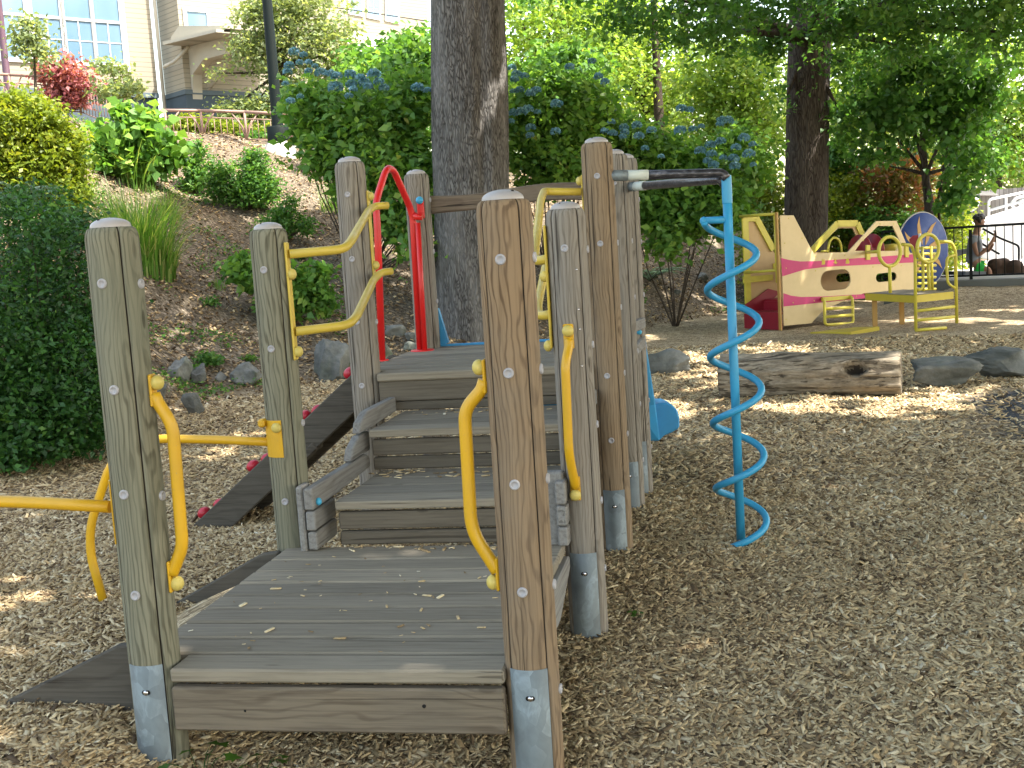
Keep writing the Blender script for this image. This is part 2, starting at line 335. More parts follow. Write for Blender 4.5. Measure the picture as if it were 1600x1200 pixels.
class MB:
    """collects shapes and becomes one mesh"""
    def __init__(s): s.bm = bmesh.new(); s.mi = 0
    def add(s, verts, faces, mi=None):
        vs = [s.bm.verts.new(v) for v in verts]
        for f in faces:
            try: ff = s.bm.faces.new([vs[i] for i in f]); ff.material_index = s.mi if mi is None else mi
            except ValueError: pass
        return vs
    def box(s, c, size, M3=None, bev=0.0, seg=1):
        bm = bmesh.new(); bmesh.ops.create_cube(bm, size=1)
        for v in bm.verts: v.co = Vector((v.co.x*size[0], v.co.y*size[1], v.co.z*size[2]))
        if bev > 0: bmesh.ops.bevel(bm, geom=list(bm.edges), offset=bev, segments=seg, affect='EDGES', profile=.5)
        vm = {}
        for v in bm.verts: vm[v] = s.bm.verts.new((M3 @ v.co if M3 else v.co) + Vector(c))
        for f in bm.faces: ff = s.bm.faces.new([vm[v] for v in f.verts]); ff.material_index = s.mi
        bm.free()
    def prism(s, pts, off, mi=None, bevel=0):
        """closed outline pts (3-D, planar) thickened by the vector off; concave outlines are allowed"""
        off = Vector(off); P = [Vector(p) for p in pts]; n = len(P)
        a = [s.bm.verts.new(p) for p in P]; b = [s.bm.verts.new(p+off) for p in P]
        m = s.mi if mi is None else mi
        for lst in (a[::-1], b):
            f = s.bm.faces.new(lst); f.material_index = m
        for i in range(n):
            f = s.bm.faces.new([a[i], a[(i+1) % n], b[(i+1) % n], b[i]]); f.material_index = m
    def tube(s, path, r, n=12, cap=True, round_ends=False):
        P = [Vector(p) for p in path]; rr = r if isinstance(r, (list, tuple)) else [r]*len(P)
        rings = []; up = None
        for i, p in enumerate(P):
            t = ((P[min(i+1, len(P)-1)]-p).normalized() + (p-P[max(i-1, 0)]).normalized())
            t = t.normalized() if t.length > 1e-6 else Vector((0,0,1))
            if up is None: up = t.orthogonal().normalized()
            up = (up - t*up.dot(t)); up = up.normalized() if up.length > 1e-6 else t.orthogonal().normalized()
            sd_ = t.cross(up)
            rings.append([s.bm.verts.new(p + (up*math.cos(a)+sd_*math.sin(a))*rr[i]) for a in [2*math.pi*k/n for k in range(n)]])
        for a, b in zip(rings, rings[1:]):
            for k in range(n): f = s.bm.faces.new([a[k], a[(k+1) % n], b[(k+1) % n], b[k]]); f.material_index = s.mi; f.smooth = True
        if cap:
            f = s.bm.faces.new(rings[0][::-1]); f.material_index = s.mi; f = s.bm.faces.new(rings[-1]); f.material_index = s.mi
    def bar(s, a, b, r, n=10): s.tube([a, b], r, n)
    def lathe(s, c, prof, axis=(0,0,1), n=20):
        ax = Vector(axis).normalized(); q = Vector((0,0,1)).rotation_difference(ax); rings = []
        for r, z in prof:
            rings.append([s.bm.verts.new(Vector(c) + q @ Vector((r*math.cos(2*math.pi*k/n), r*math.sin(2*math.pi*k/n), z))) for k in range(n)] if r > 1e-5
                         else [s.bm.verts.new(Vector(c) + q @ Vector((0,0,z)))])
        for a, b in zip(rings, rings[1:]):
            for k in range(n):
                if len(a) == 1 and len(b) == 1: continue
                if len(a) == 1: vs = [a[0], b[k], b[(k+1) % n]]
                elif len(b) == 1: vs = [a[k], a[(k+1) % n], b[0]]
                else: vs = [a[k], a[(k+1) % n], b[(k+1) % n], b[k]]
                f = s.bm.faces.new(vs); f.material_index = s.mi; f.smooth = True
    def ball(s, c, r, sq=1.0, axis=(0,0,1), n=14):
        s.lathe(c, [(r*math.sin(a), -r*sq*math.cos(a)) for a in [math.pi*k/8 for k in range(9)]], axis, n)
    def build(s, name, mat, parent=None, smooth=False, bevel=0):
        bmesh.ops.recalc_face_normals(s.bm, faces=s.bm.faces)
        if bevel: bmesh.ops.bevel(s.bm, geom=[e for e in s.bm.edges if e.is_manifold and e.calc_face_angle(0) > .5], offset=bevel, segments=1, affect='EDGES')
        me = bpy.data.meshes.new(name); s.bm.to_mesh(me); s.bm.free(); return link(name, me, mat, parent, smooth)
def smoothpath(pts, rad=.05, n=5):
    """rounds the corners of a polyline"""
    P = [Vector(p) for p in pts]; out = [P[0]]
    for a, b, c in zip(P, P[1:], P[2:]):
        r = min(rad, (a-b).length*.45, (c-b).length*.45)
        p0 = b+(a-b).normalized()*r; p1 = b+(c-b).normalized()*r
        for k in range(n+1):
            t = k/n; out.append((1-t)**2*p0 + 2*t*(1-t)*b + t*t*p1)
    out.append(P[-1]); return out
def fast_mesh(name, V, Fq, tone=None, attrs=None):
    """numpy mesh of equal-sized faces"""
    me = bpy.data.meshes.new(name); nv = len(V); nf, k = Fq.shape
    me.vertices.add(nv); me.vertices.foreach_set('co', V.astype(np.float32).ravel())
    me.loops.add(nf*k); me.loops.foreach_set('vertex_index', Fq.astype(np.int32).ravel())
    me.polygons.add(nf); me.polygons.foreach_set('loop_start', np.arange(0, nf*k, k, dtype=np.int32))
    me.polygons.foreach_set('loop_total', np.full(nf, k, dtype=np.int32))
    if tone is not None:
        a = me.attributes.new('tone', 'FLOAT', 'FACE'); a.data.foreach_set('value', tone.astype(np.float32))
    me.update(); return me
def rand_unit(n):
    v = RNG.normal(size=(n, 3)); return v/np.linalg.norm(v, axis=1, keepdims=True)
def leaf_geo(P, size, aspect=.55, droop=.3, up=.4, dirs=None, fold=.12):
    """leaves at the points P: folded pointed blades of 6 vertices, 2 quads each"""
    n = len(P); size = np.broadcast_to(size, (n,)) if np.ndim(size) == 0 else size
    L = rand_unit(n) if dirs is None else dirs
    L = L*np.array([1,1,.55]); L[:, 2] -= droop; L /= np.linalg.norm(L, axis=1, keepdims=True)
    N = rand_unit(n)*(1-up) + np.array([0,0,1])*up; N -= L*np.sum(N*L, axis=1, keepdims=True); N /= np.linalg.norm(N, axis=1, keepdims=True)+1e-9
    W = np.cross(L, N); s = size[:, None]
    b = P; tip = P + L*s - N*s*.08; m = P + L*s*.5
    l1 = P + L*s*.38 + W*s*aspect*.5 + N*s*fold; r1 = P + L*s*.38 - W*s*aspect*.5 + N*s*fold
    V = np.stack([b, l1, tip, r1], axis=1).reshape(-1, 3)
    idx = np.arange(n)[:, None]*4
    return V, np.concatenate([idx, idx+1, idx+2, idx+3], axis=1)
def blob_points(blobs, n, shell=.55, clump=0, csize=.12, flat=1.0):
    """points in ellipsoids (cx,cy,cz,rx,ry,rz), denser near the skin; clumped so that gaps open between"""
    B = np.array(blobs, float); vol = (B[:, 3]*B[:, 4]*B[:, 5])**(2/3); pick = RNG.choice(len(B), size=n if not clump else clump, p=vol/vol.sum())
    d = rand_unit(len(pick)); r = shell + (1-shell)*RNG.random(len(pick))**.7; r = np.where(RNG.random(len(pick)) < .22, RNG.random(len(pick)), r)
    C = B[pick, :3] + d*r[:, None]*B[pick, 3:6]
    if clump:
        k = RNG.integers(0, clump, n); sz = csize*(0.6+.8*RNG.random(clump))
        C = C[k] + RNG.normal(size=(n, 3))*sz[k][:, None]*np.array([1,1,.6*flat]); T = RNG.random(clump)[k]
    else: T = RNG.random(n)
    return C, T
def foliage(name, blobs, n, size, mat, parent=None, clump=0, csize=.15, droop=.3, up=.4, aspect=.55, cut=None, shell=.55, zmin=None, dens=None):
    P, T = blob_points(blobs, n, shell, clump, csize)
    keep = np.ones(len(P), bool)
    if zmin is not None: keep &= P[:, 2] > zmin
    if cut is not None: keep &= cut(P)
    P, T = P[keep], T[keep]
    V, Fq = leaf_geo(P, size*(.6+.7*RNG.random(len(P))), aspect, droop, up)
    tone = np.clip(.6*T + .4*RNG.random(len(P)), 0, 1)
    return link(name, fast_mesh(name, V, Fq, tone), mat, parent)

# ------------------------------------------------------------------ terrain
_U  = [-2500, 0, 150, 300, 450, 650, 800, 900, 1000, 1150, 1300, 1450, 1600, 3500]
_Ft = [ 9,  10, 11.6, 13.6,14.8,16,  17,  18,  20,   23.5, 27,   30,   33,   40]
_Hp = [4.6,4.7, 4.7, 4.6, 4.4, 4.0, 3.6, 3.2, 2.7,  1.7,  1.0,  .5,   .5,   .5]
def hfun(x, y):
    d = np.hypot(x, y); f = x*FWD.x + y*FWD.y; r = x*RGT.x + y*RGT.y
    a = np.arctan2(r, f); u = 800 + F*np.tan(np.clip(a, -1.05, 1.05))
    Ft = np.interp(u, _U, _Ft); Hp = np.interp(u, _U, _Hp)
    s = np.clip(d-Ft, 0, None); z = .42*(s - 1.2*(1-np.exp(-s/1.2)))
    z = Hp*np.tanh((z/Hp)**4)**.25
    back = np.where(f < 0, 0, 1)
    rough = .03*np.sin(1.7*x+.6*y)*np.sin(1.3*y-.4*x)
    rough2 = .012*np.sin(5.1*x+1.3)*np.sin(4.3*y)
    near = np.clip((d-2)/3, .4, 1)
    hill = np.clip(s/1.2, 0, 1)*back
    zz = z*back + (rough*.5+rough2)*near + hill*.10*np.sin(2.3*x+1)*np.sin(2.9*y)
    # a low rise under the fence at the right
    zz = zz + .30*np.clip((d-20.5)/3, 0, 1)*np.clip((u-1380)/120, 0, 1)*back
    ss = lambda t: np.clip(t, 0, 1)**2*(3-2*np.clip(t, 0, 1))
    zz = zz + .165*ss((-1.45-x)/.70)*ss((7.6-y)/2.6)*ss((y-1)/1.5)      # mulch heaped along the left side of the decks
    return zz, hill, u, d
def gz(x, y): return float(hfun(np.array([x]), np.array([y]))[0][0])
def on_hill(u, v, dmin=6., dmax=60.):
    """first meeting of a sight line with the terrain"""
    r = ray(u, v); k = math.hypot(r.x, r.y)
    dd = np.arange(dmin, dmax, .05); t = dd/k; X, Y, Z = r.x*t, r.y*t, H + r.z*t
    hz = hfun(X, Y)[0]; i = np.argmax(Z < hz)
    return Vector((X[i], Y[i], hz[i])) if (Z < hz).any() else at(u, v, d=dmax)
def axis_grid(lo, hi, a, b, fine, coarse):
    g = list(np.arange(a, b, fine)); s = fine; x = a
    while x > lo: s = min(s*1.12, coarse); x -= s; g.insert(0, x)
    s = fine; x = g[-1]
    while x < hi: s = min(s*1.12, coarse); x += s; g.append(x)
    return np.array(g)
gx_ = axis_grid(-300, 300, -9, 7, .12, 12); gy_ = axis_grid(-40, 500, 2, 28, .12, 14)
X, Y = np.meshgrid(gx_, gy_); Z, HL, UU, DD = hfun(X.ravel(), Y.ravel())
Vg = np.stack([X.ravel(), Y.ravel(), Z], axis=1); nx, ny = len(gx_), len(gy_)
ii, jj = np.meshgrid(np.arange(nx-1), np.arange(ny-1)); base = (jj*nx+ii).ravel()
gm = fast_mesh('ground', Vg, np.stack([base, base+1, base+nx+1, base+nx], axis=1))
a = gm.attributes.new('hill', 'FLOAT', 'POINT'); a.data.foreach_set('value', HL.astype(np.float32))
xr = Vg[:, 0]*RGT.x + Vg[:, 1]*RGT.y; fr = Vg[:, 0]*FWD.x + Vg[:, 1]*FWD.y
asph = np.clip((xr - (2.85 + .14*(fr-6)))/1.1, 0, 1)*np.clip((11.2-fr)/.8, 0, 1)*np.clip((fr-2)/1, 0, 1)
a = gm.attributes.new('asph', 'FLOAT', 'POINT'); a.data.foreach_set('value', asph.astype(np.float32))
g = link('ground', gm, M['ground'], smooth=True); tag(g, kind='structure')

# ------------------------------------------------------------------ loose wood chips
def chips(n, dmin, dmax, power, amax, seed_scale=1.0):
    u = RNG.random(n); p = 2-power; d = (dmin**p + u*(dmax**p-dmin**p))**(1/p)
    a = (RNG.random(n)*2-1)*amax; x = RGT.x*np.sin(a)*d + FWD.x*np.cos(a)*d; y = RGT.y*np.sin(a)*d + FWD.y*np.cos(a)*d
    z, hill, uu, dd = hfun(x, y)
    xr = x*RGT.x + y*RGT.y; fr = x*FWD.x + y*FWD.y
    ok = (hill < .05+.25*RNG.random(n)); asp = (xr > 3.25+.14*(fr-6)+.35*np.sin(2.3*fr)*np.sin(3.1*xr)) & (fr < 11)
    ok &= ~(asp & (RNG.random(n) < .72))
    # scoured hollows keep fewer chips, which gives the mulch its light and dark areas
    x, y, z, d = x[ok], y[ok], z[ok], d[ok]; return x, y, z, d
def chip_mesh(name, x, y, z, L, W, tone, tilt=.38, lift=.012):
    n = len(x); th = RNG.random(n)*2*math.pi
    D = np.stack([np.cos(th), np.sin(th), RNG.normal(size=n)*tilt], axis=1); D /= np.linalg.norm(D, axis=1, keepdims=True)
    N = np.stack([RNG.normal(size=n)*tilt, RNG.normal(size=n)*tilt, np.ones(n)], axis=1); N -= D*np.sum(N*D, axis=1, keepdims=True); N /= np.linalg.norm(N, axis=1, keepdims=True)
    S = np.cross(N, D); C = np.stack([x, y, z + lift*RNG.random(n)], axis=1); l = (L/2)[:, None]; w_ = (W/2)[:, None]
    taper = (.35+.65*RNG.random(n))[:, None]; sk = (RNG.normal(size=n)*.35)[:, None]; th_ = N*(W*.32)[:, None]
    p = [C-D*l-S*w_*taper, C-D*l*.9+S*w_*(1-.3*sk), C+D*l+S*w_*taper, C+D*l*.92-S*w_, ]
    lo = [q-th_ for q in p]
    V = np.stack(p+lo, axis=1).reshape(-1, 3); i = np.arange(n)[:, None]*8
    Fq = np.concatenate([np.concatenate([i+a, i+b, i+c, i+d_], axis=1)[:, None, :] for a, b, c, d_ in ((0,1,2,3), (0,4,5,1), (2,6,7,3), (1,5,6,2), (3,7,4,0))], axis=1).reshape(-1, 4)
    return fast_mesh(name, V, Fq, np.repeat(tone, 5))
def tone_of(x, y, n):
    big = .5+.5*np.sin(1.1*x+2*np.sin(.7*y))*np.sin(1.4*y+1.5*np.sin(.9*x+1)); fine = .5+.5*np.sin(5*x+2*np.sin(4*y))*np.sin(6*y)
    return np.clip(RNG.beta(2.4, 1.7, n)*.97 + .10*(big-.5) + .08*(fine-.5), 0, 1)
xs, ys, zs, ds = [], [], [], []
for n_, a_, b_, pw in ((170000, 2.3, 7.5, .7), (120000, 7.5, 17, 1.0)):
    x, y, z, d = chips(n_, a_, b_, pw, .62); xs.append(x); ys.append(y); zs.append(z); ds.append(d)
x, y, z, d = map(np.concatenate, (xs, ys, zs, ds)); n = len(x)
L = (.028 + .050*RNG.beta(1.6, 2.6, n))*(1+np.clip(d-5, 0, 14)*.08); W = L*(.13+.17*RNG.random(n))
big = RNG.random(n) < .012; L[big] *= 1.9; W[big] *= 1.4
ch = link('wood_chips', chip_mesh('wood_chips', x, y, z, L, W, tone_of(x, y, n)), M['chip']); tag(ch, 'loose tan and brown wood chip mulch covering the playground', 'mulch', kind='stuff')
# dry leaves and bark flakes on the slope
n = 42000; u_ = RNG.random(n)*1500-50; d_ = 10 + 17*RNG.random(n)**1.1; a_ = np.arctan((u_-800)/F)
x = RGT.x*np.sin(a_)*d_ + FWD.x*np.cos(a_)*d_; y = RGT.y*np.sin(a_)*d_ + FWD.y*np.cos(a_)*d_; z, hl, _, _ = hfun(x, y); k = hl > .2
x, y, z = x[k], y[k], z[k]; n = len(x); L = .025+.040*RNG.random(n)
lt = link('leaf_litter', chip_mesh('leaf_litter', x, y, z+.01, L, L*.6, np.clip(RNG.beta(1.6, 3.2, n), 0, 1), .5, .03), M['chip']); tag(lt, 'dry brown leaves and bark flakes on the shaded slope', 'leaf litter', kind='stuff')

# ------------------------------------------------------------------ the wooden play structure
T1, T2 = 1.765, 2.118
POSTS = {'L1':(-1.827,3.331,T1,'post_green'),'A':(-.610,3.331,T1,'post_tan'),'L2':(-1.890,4.758,T1,'post_green'),'B':(-.617,4.758,T1,'post_grey'),
         'L3':(-1.914,6.036,T2,'post_grey'),'C':(-.605,6.036,T2,'post_brown'),'L4':(-1.910,7.400,T2,'post_grey'),'D':(-.601,6.969,T2,'post_grey'),'E':(-.576,7.398,T2,'post_grey')}
PS = empty('play_structure', (-1.2, 5.2, 0))
tag(PS, 'weathered timber play structure with stepped decks, yellow rails and blue spiral climber', 'play structure')
D0, D1, D2, D3 = .397, .595, .795, .998
YF, Y1, Y2, Y3, YB = 3.245, 4.694, 5.343, 5.950, 7.46
def post(key, caps_front, caps_right, sleeve=True):
    x, y, T, mat = POSTS[key]; bm = MB(); n = 64; r0 = .0795; rings = []
    zs_ = [-.15] + list(np.arange(0, T-.04, .12)) + [T-.034, T-.018, T-.006, T]
    ph = random.random()*9; ANG = []; seams = set()
    for q in range(4):          # four rounded boards with an open seam between neighbours
        c0 = R_(45+90*q)
        for j in range(14): ANG.append((c0 + R_(1.7) + R_(86.6)*j/13, .003 if j in (0, 13) else 0))
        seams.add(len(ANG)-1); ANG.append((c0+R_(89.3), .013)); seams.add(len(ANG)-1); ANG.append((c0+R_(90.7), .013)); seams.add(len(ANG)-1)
    n = len(ANG)
    for z in zs_:
        k = T - z; rr = r0 if k >= .033 else r0*(.97 if k > .015 else (.91 if k > .004 else .82)); ring = []
        for i in range(n):
            a, sink = ANG[i]
            r = rr*(1 + .010*math.sin(3*a+ph+z*2.1) + .006*math.sin(7*a+z*9+ph) + .012*math.cos(4*a)) - sink
            ring.append(bm.bm.verts.new((r*math.cos(a), r*math.sin(a), z)))
        rings.append(ring)
    for a, b in zip(rings, rings[1:]):
        for i in range(n):
            f = bm.bm.faces.new([a[i], a[(i+1) % n], b[(i+1) % n], b[i]]); f.smooth = True
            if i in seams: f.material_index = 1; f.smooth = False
    bm.bm.faces.new(rings[-1])
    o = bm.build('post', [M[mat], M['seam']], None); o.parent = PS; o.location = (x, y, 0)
    o.matrix_parent_inverse = WM[PS.name].inverted(); WM[o.name] = Matrix.Translation((x, y, 0))
    d = MB(); R = .0605; hgt = .026
    d.lathe((x, y, T+.001), [(R, -.001), (R, .003)] + [(R*math.cos(t), .003+hgt*math.sin(t)) for t in [k*math.pi/14 for k in range(1, 8)]], n=28)
    dm = d.build('dome_cap', M['dome'], o)
    d = MB(); a0 = 2.0 if key != 'A' else -.6
    for s_ in (a0,): d.ball((x+.040*math.cos(s_), y-.04*abs(math.sin(s_)), T+.0235), .0046, .6)
    d.build('cap_screw', M['darkhole'], o)
    bc = None
    for face, zs2 in ((-1, caps_front), (1, caps_right)):
        for z in zs2:
            ax = Vector((0,-1,0)) if face < 0 else Vector((1,0,0)); c = Vector((x, y, z)) + ax*.0765 + Vector((random.uniform(-.003,.003) if face < 0 else 0, 0, 0))
            d = MB(); d.lathe(c, [(.0155, 0), (.0155, .006), (.0135, .0095), (.0095, .0095), (.0085, .0065), (0, .006)], ax, 20)
            d.build('bolt_cap', M['greycap'], o)
    if sleeve:
        hS = sleeve if sleeve is not True else .395
        d = MB(); nn = 14; rows = []
        for (rr, zz) in ((.082, -.12), (.082, hS), (.0805, hS+.0015)):
            rows.append([d.bm.verts.new((x+rr*math.sin(t), y-rr*math.cos(t), zz)) for t in [R_(-43+86*k/nn) for k in range(nn+1)]])
        for a, b in zip(rows, rows[1:]):
            for k in range(nn): f = d.bm.faces.new([a[k], a[k+1], b[k+1], b[k]]); f.smooth = True
        for k, sgn in ((0, 1), (nn, -1)):
            e = [v.co.copy() for v in (rows[0][k], rows[1][k])]
            d.add([e[0], e[1], e[1]+Vector((sgn*.004, .004, 0)), e[0]+Vector((sgn*.004, .004, 0))], [(0,1,2,3)])
        sl_ = d.build('metal_sleeve', M['galv'], o)
        d = MB(); zz = hS-.083; cc = Vector((x+.004, y-.0828, zz))
        d.lathe(cc+Vector((.006,.0005,0)), [(.0075, 0), (.0075, .0008), (0, .0009)], (0,-1,0), 16); d.lathe(cc+Vector((-.007,.0005,0)), [(.0075, 0), (.0075, .0008), (0, .0009)], (0,-1,0), 16)
        d.build('bolt_slot', M['darkhole'], sl_)
        d = MB(); d.lathe(cc, [(.0088, 0), (.0085, .004), (.006, .0065), (0, .0072)], (0,-1,0), 16); d.build('bolt', M['chrome'], sl_)
    return o
CF = [1.598, 1.276, .953, .634]
P = {}
P['L1'] = post('L1', CF, [1.59, .93], .405)
P['A'] = post('A', CF, [1.598, 1.276, .953, .634, .312], .396)
P['L2'] = post('L2', [1.595, 1.262, .602], [.93], False)
P['B'] = post('B', [1.608], [1.598, 1.21, .88, .56, .27], .352)
P['C'] = post('C', [1.949, 1.611, .936, .600], [1.61, 1.28, .94, .62], .335)
P['L3'] = post('L3', [1.947, 1.611, 1.279, .938], [1.27], False)
P['L4'] = post('L4', [1.617, 1.298], [1.95, 1.62, 1.3], False)
P['D'] = post('D', [1.95], [1.61, 1.28, .96, .64, .3], .30)
P['E'] = post('E', [1.95], [1.86, 1.6, 1.27, .94, .60, .3], .345)
d = MB()
for z in (1.52, 1.36, 1.28, 1.13): d.ball((-.577, 4.690, z), .0045, .7, (0,-1,0))
d.build('small_screw', M['chrome'], P['B'])
def deck_planks(name, x0, x1, ys, zt, th=.044, mat='deck', notch=None, parent=PS):
    d = MB()
    for a, b in zip(ys, ys[1:]):
        xa, xb = x0, x1
        if notch and (a, b) == (ys[0], ys[1]): xa, xb = notch
        d.box(((xa+xb)/2, (a+b)/2, zt-th/2+random.uniform(-.0012,.0012)), (xb-xa, b-a-.0185, th), bev=.007)
    return d.build(name, M[mat], parent)
xr_ = -.688
low_y = [YF, 3.395, 3.545, 3.70, 3.855, 4.010, 4.165, 4.325, 4.49, 4.70]
lower = deck_planks('lower_deck', -1.905, xr_, low_y, D0, notch=(-1.742, -.683))
d = MB(); d.box((-1.2125, YF+.023, D0-.128), (1.055, .04, .142), bev=.007); fa = d.build('fascia_board', M['fascia'], lower)
d = MB(); d.lathe((-.93, YF+.0028, D0-.11), [(.006, 0), (.006, .0012), (0, .0014)], (0,-1,0), 12); d.lathe((-1.5, YF+.0028, D0-.13), [(.004, 0), (.004, .0012), (0, .0014)], (0,-1,0), 12); d.build('screw_hole', M['darkhole'], fa)
d = MB()
for xx in (-1.86, -.72): d.box((xx, 4.03, D0-.10), (.04, 1.1, .12))
d.box((-1.2, 4.0, D0-.10), (.04, 1.3, .12)); d.build('deck_joist', M['fascia'], lower)
def step(zb, zt, yf, yb, x0, x1, rows):
    st = MB(); st.box(((x0+x1)/2, yf+.07, zt-.018), (x1-x0, .14, .036), bev=.006, seg=2)
    w_ = (yb-yf-.145)/rows
    for k in range(rows): st.box(((x0+x1)/2+.002, yf+.145+w_*(k+.5), zt-.019), (x1-x0-.004, w_-.007, .036), bev=.004)
    t = st.build('tread', M['deck'], PS)
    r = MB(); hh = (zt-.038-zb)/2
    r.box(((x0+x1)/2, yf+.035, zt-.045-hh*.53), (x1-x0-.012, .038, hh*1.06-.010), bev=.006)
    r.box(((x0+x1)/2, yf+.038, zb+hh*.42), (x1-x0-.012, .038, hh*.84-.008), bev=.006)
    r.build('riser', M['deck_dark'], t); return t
step(D0, D1, Y1-.012, Y2+.02, -1.668, -.735, 3)
step(D1, D2, Y2-.012, Y3+.02, -1.700, -.735, 3)
up_y = [Y3-.01, 6.13, 6.28, 6.44, 6.60, 6.76, 6.93, 7.10, 7.28, YB]
upper = deck_planks('upper_deck', -1.99, -.66, up_y, D3, notch=(-1.83, -.69))
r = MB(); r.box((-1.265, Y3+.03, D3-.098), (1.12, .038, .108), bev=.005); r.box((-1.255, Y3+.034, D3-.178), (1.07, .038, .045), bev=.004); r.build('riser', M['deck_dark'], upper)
d = MB(); d.box((-1.955, 6.75, D3-.10), (.04, 1.15, .12)); d.box((-.69, 6.5, D3-.10), (.04, .8, .12)); d.build('deck_joist', M['fascia'], upper)
# side boards of the stair
def side_board(poly, x, th, name='side_board', mat='side', parent=PS):
    d = MB(); d.prism([(x, y, z) for y, z in poly], (th, 0, 0)); return d.build(name, M[mat], parent, bevel=.006)
for sx, x0 in ((1, -1.735), (-1, -.705)):
    th = .042*sx*-1 if sx > 0 else .042
    p = side_board([(4.605,.578),(4.605,.672),(5.39,.672),(5.43,.650),(5.43,.60),(4.95,.580)], x0, th)
    side_board([(4.612,.488),(4.612,.570),(4.88,.572),(4.88,.488)], x0, th)
    side_board([(4.618,.402),(4.618,.480),(4.88,.480),(4.88,.402)], x0, th)
    side_board([(5.15,.680),(5.19,.735),(5.30,.775),(5.45,.775),(5.45,.680)], x0, th)
    side_board([(5.31,.784),(5.34,.835),(5.46,.872),(5.955,.872),(5.955,.795),(5.5,.784)], x0, th)
    if sx > 0:
        d = MB(); d.ball((x0+.006, 4.655, .605), .017, .8, (1,0,0)); d.build('bolt_knob', M['cyanball'], p)
        d = MB(); d.box((-1.800, 4.668, .535), (.030, .10, .285), bev=.007); d.build('side_board', M['side'], PS)
    else:
        d = MB(); d.box((-.715, 4.685, .548), (.075, .05, .310), bev=.007); d.build('side_board', M['side'], PS)
d = MB(); d.prism([(-.705,3.45,D0-.04),(-.705,4.64,D0-.04),(-.705,4.64,D0-.09),(-.705,4.3,D0-.20),(-.705,3.45,D0-.20)], (.04,0,0)); d.build('side_board', M['side'], PS, bevel=.005)
# yellow grab handles: name, fixing ends, bow
def handle(ends, path, r=.0195, mat='yellow', plates=()):
    d = MB(); d.tube(smoothpath(path, .07, 7), r, 14); o = d.build('grab_handle', M[mat], PS)
    for c, ax in ends:
        d = MB(); d.ball(Vector(c)+Vector(ax)*.014, .024, .85, ax, 18); d.build('bolt_knob', M['yellow_pale'], o)
    for c, sz in plates:
        d = MB(); d.box(c, sz, bev=min(sz)*.35); d.build('mounting_plate', M[mat], o)
    return o
xl, yl = -.694, 3.331
handle([((xl-.004, yl, 1.288), (-1,0,0)), ((xl-.004, yl, .642), (-1,0,0))],
       [(xl-.004,yl,1.25),(xl-.014,yl,1.222),(xl-.070,yl,1.165),(xl-.074,yl,.80),(xl-.014,yl,.695),(xl-.004,yl,.675)], plates=[((xl-.001,yl,1.262),(.010,.040,.10)),((xl-.001,yl,.668),(.010,.040,.10))])
xl = -1.743
handle([((xl+.004, yl, 1.285), (1,0,0)), ((xl+.004, yl, .648), (1,0,0))],
       [(xl+.004,yl,1.25),(xl+.014,yl,1.222),(xl+.055,yl,1.150),(xl+.048,yl,.765),(xl+.014,yl,.700),(xl+.004,yl,.68)], plates=[((xl+.001,yl,1.262),(.010,.040,.10)),((xl+.001,yl,.672),(.010,.040,.10))])
yb_ = 4.674
handle([((-.622, yb_, 1.278), (0,-1,0)), ((-.630, yb_, .605), (0,-1,0))],
       [(-.622,yb_-.004,1.245),(-.622,yb_-.014,1.215),(-.634,yb_-.060,1.150),(-.640,yb_-.060,.78),(-.630,yb_-.020,.670),(-.630,yb_-.004,.635)], r=.0185, plates=[((-.622,yb_,1.255),(.042,.010,.10)),((-.630,yb_,.630),(.042,.010,.10))])
# stair hand rails: a plate on each post and two bent tubes between them
def stair_rails(upper, lower, plates, knobs, sx):
    d = MB(); d.tube(smoothpath(upper, .07, 6), .0195, 14); top = d.build('stair_handrail', M['yellow_rail'], PS)
    d = MB(); d.tube(smoothpath(lower, .07, 6), .0195, 14); d.build('stair_handrail', M['yellow_rail'], PS)
    for c, h_ in plates:
        d = MB(); d.box(c, (.010, .042, h_), bev=.004); d.build('mounting_plate', M['yellow_rail'], top)
    for c in knobs:
        d = MB(); d.ball(Vector(c)+Vector((sx*.014,0,0)), .024, .8, (sx,0,0), 16); d.build('bolt_knob', M['yellow_pale'], top)
stair_rails([at(452,397,y=4.735), at(538,389.5,y=4.86), at(549,376,y=4.98), at(576,329,y=5.88), at(586,322,y=5.98), at(606,321,y=6.03)],
            [at(462,518,y=4.735), at(545,508,y=4.86), at(558,493,y=4.98), at(584,437,y=5.84), at(595,426,y=5.95), at(612,423.5,y=6.0)],
            [((-1.806,4.735,1.455),.50), ((-1.830,6.05,1.735),.46)], [(-1.806,4.735,1.570),(-1.806,4.735,1.240),(-1.830,6.05,1.935),(-1.830,6.05,1.57)], 1)
stair_rails([at(908,299.5,y=6.03), at(862,299.5,y=6.0), at(850,299,y=5.97), at(845,312,y=5.8), at(835,402,y=4.95), at(840,408,y=4.80), at(862,403,y=4.76)],
            [at(905,392,y=6.03), at(868,392,y=5.95), at(854,408,y=5.75), at(840,478,y=4.98), at(842,494,y=4.82), at(864,491,y=4.76)],
            [((-.702,4.735,1.455),.50), ((-.689,6.05,1.735),.46)], [(-.702,4.735,1.500),(-.702,4.735,1.215),(-.689,6.05,1.935),(-.689,6.05,1.57)], -1)
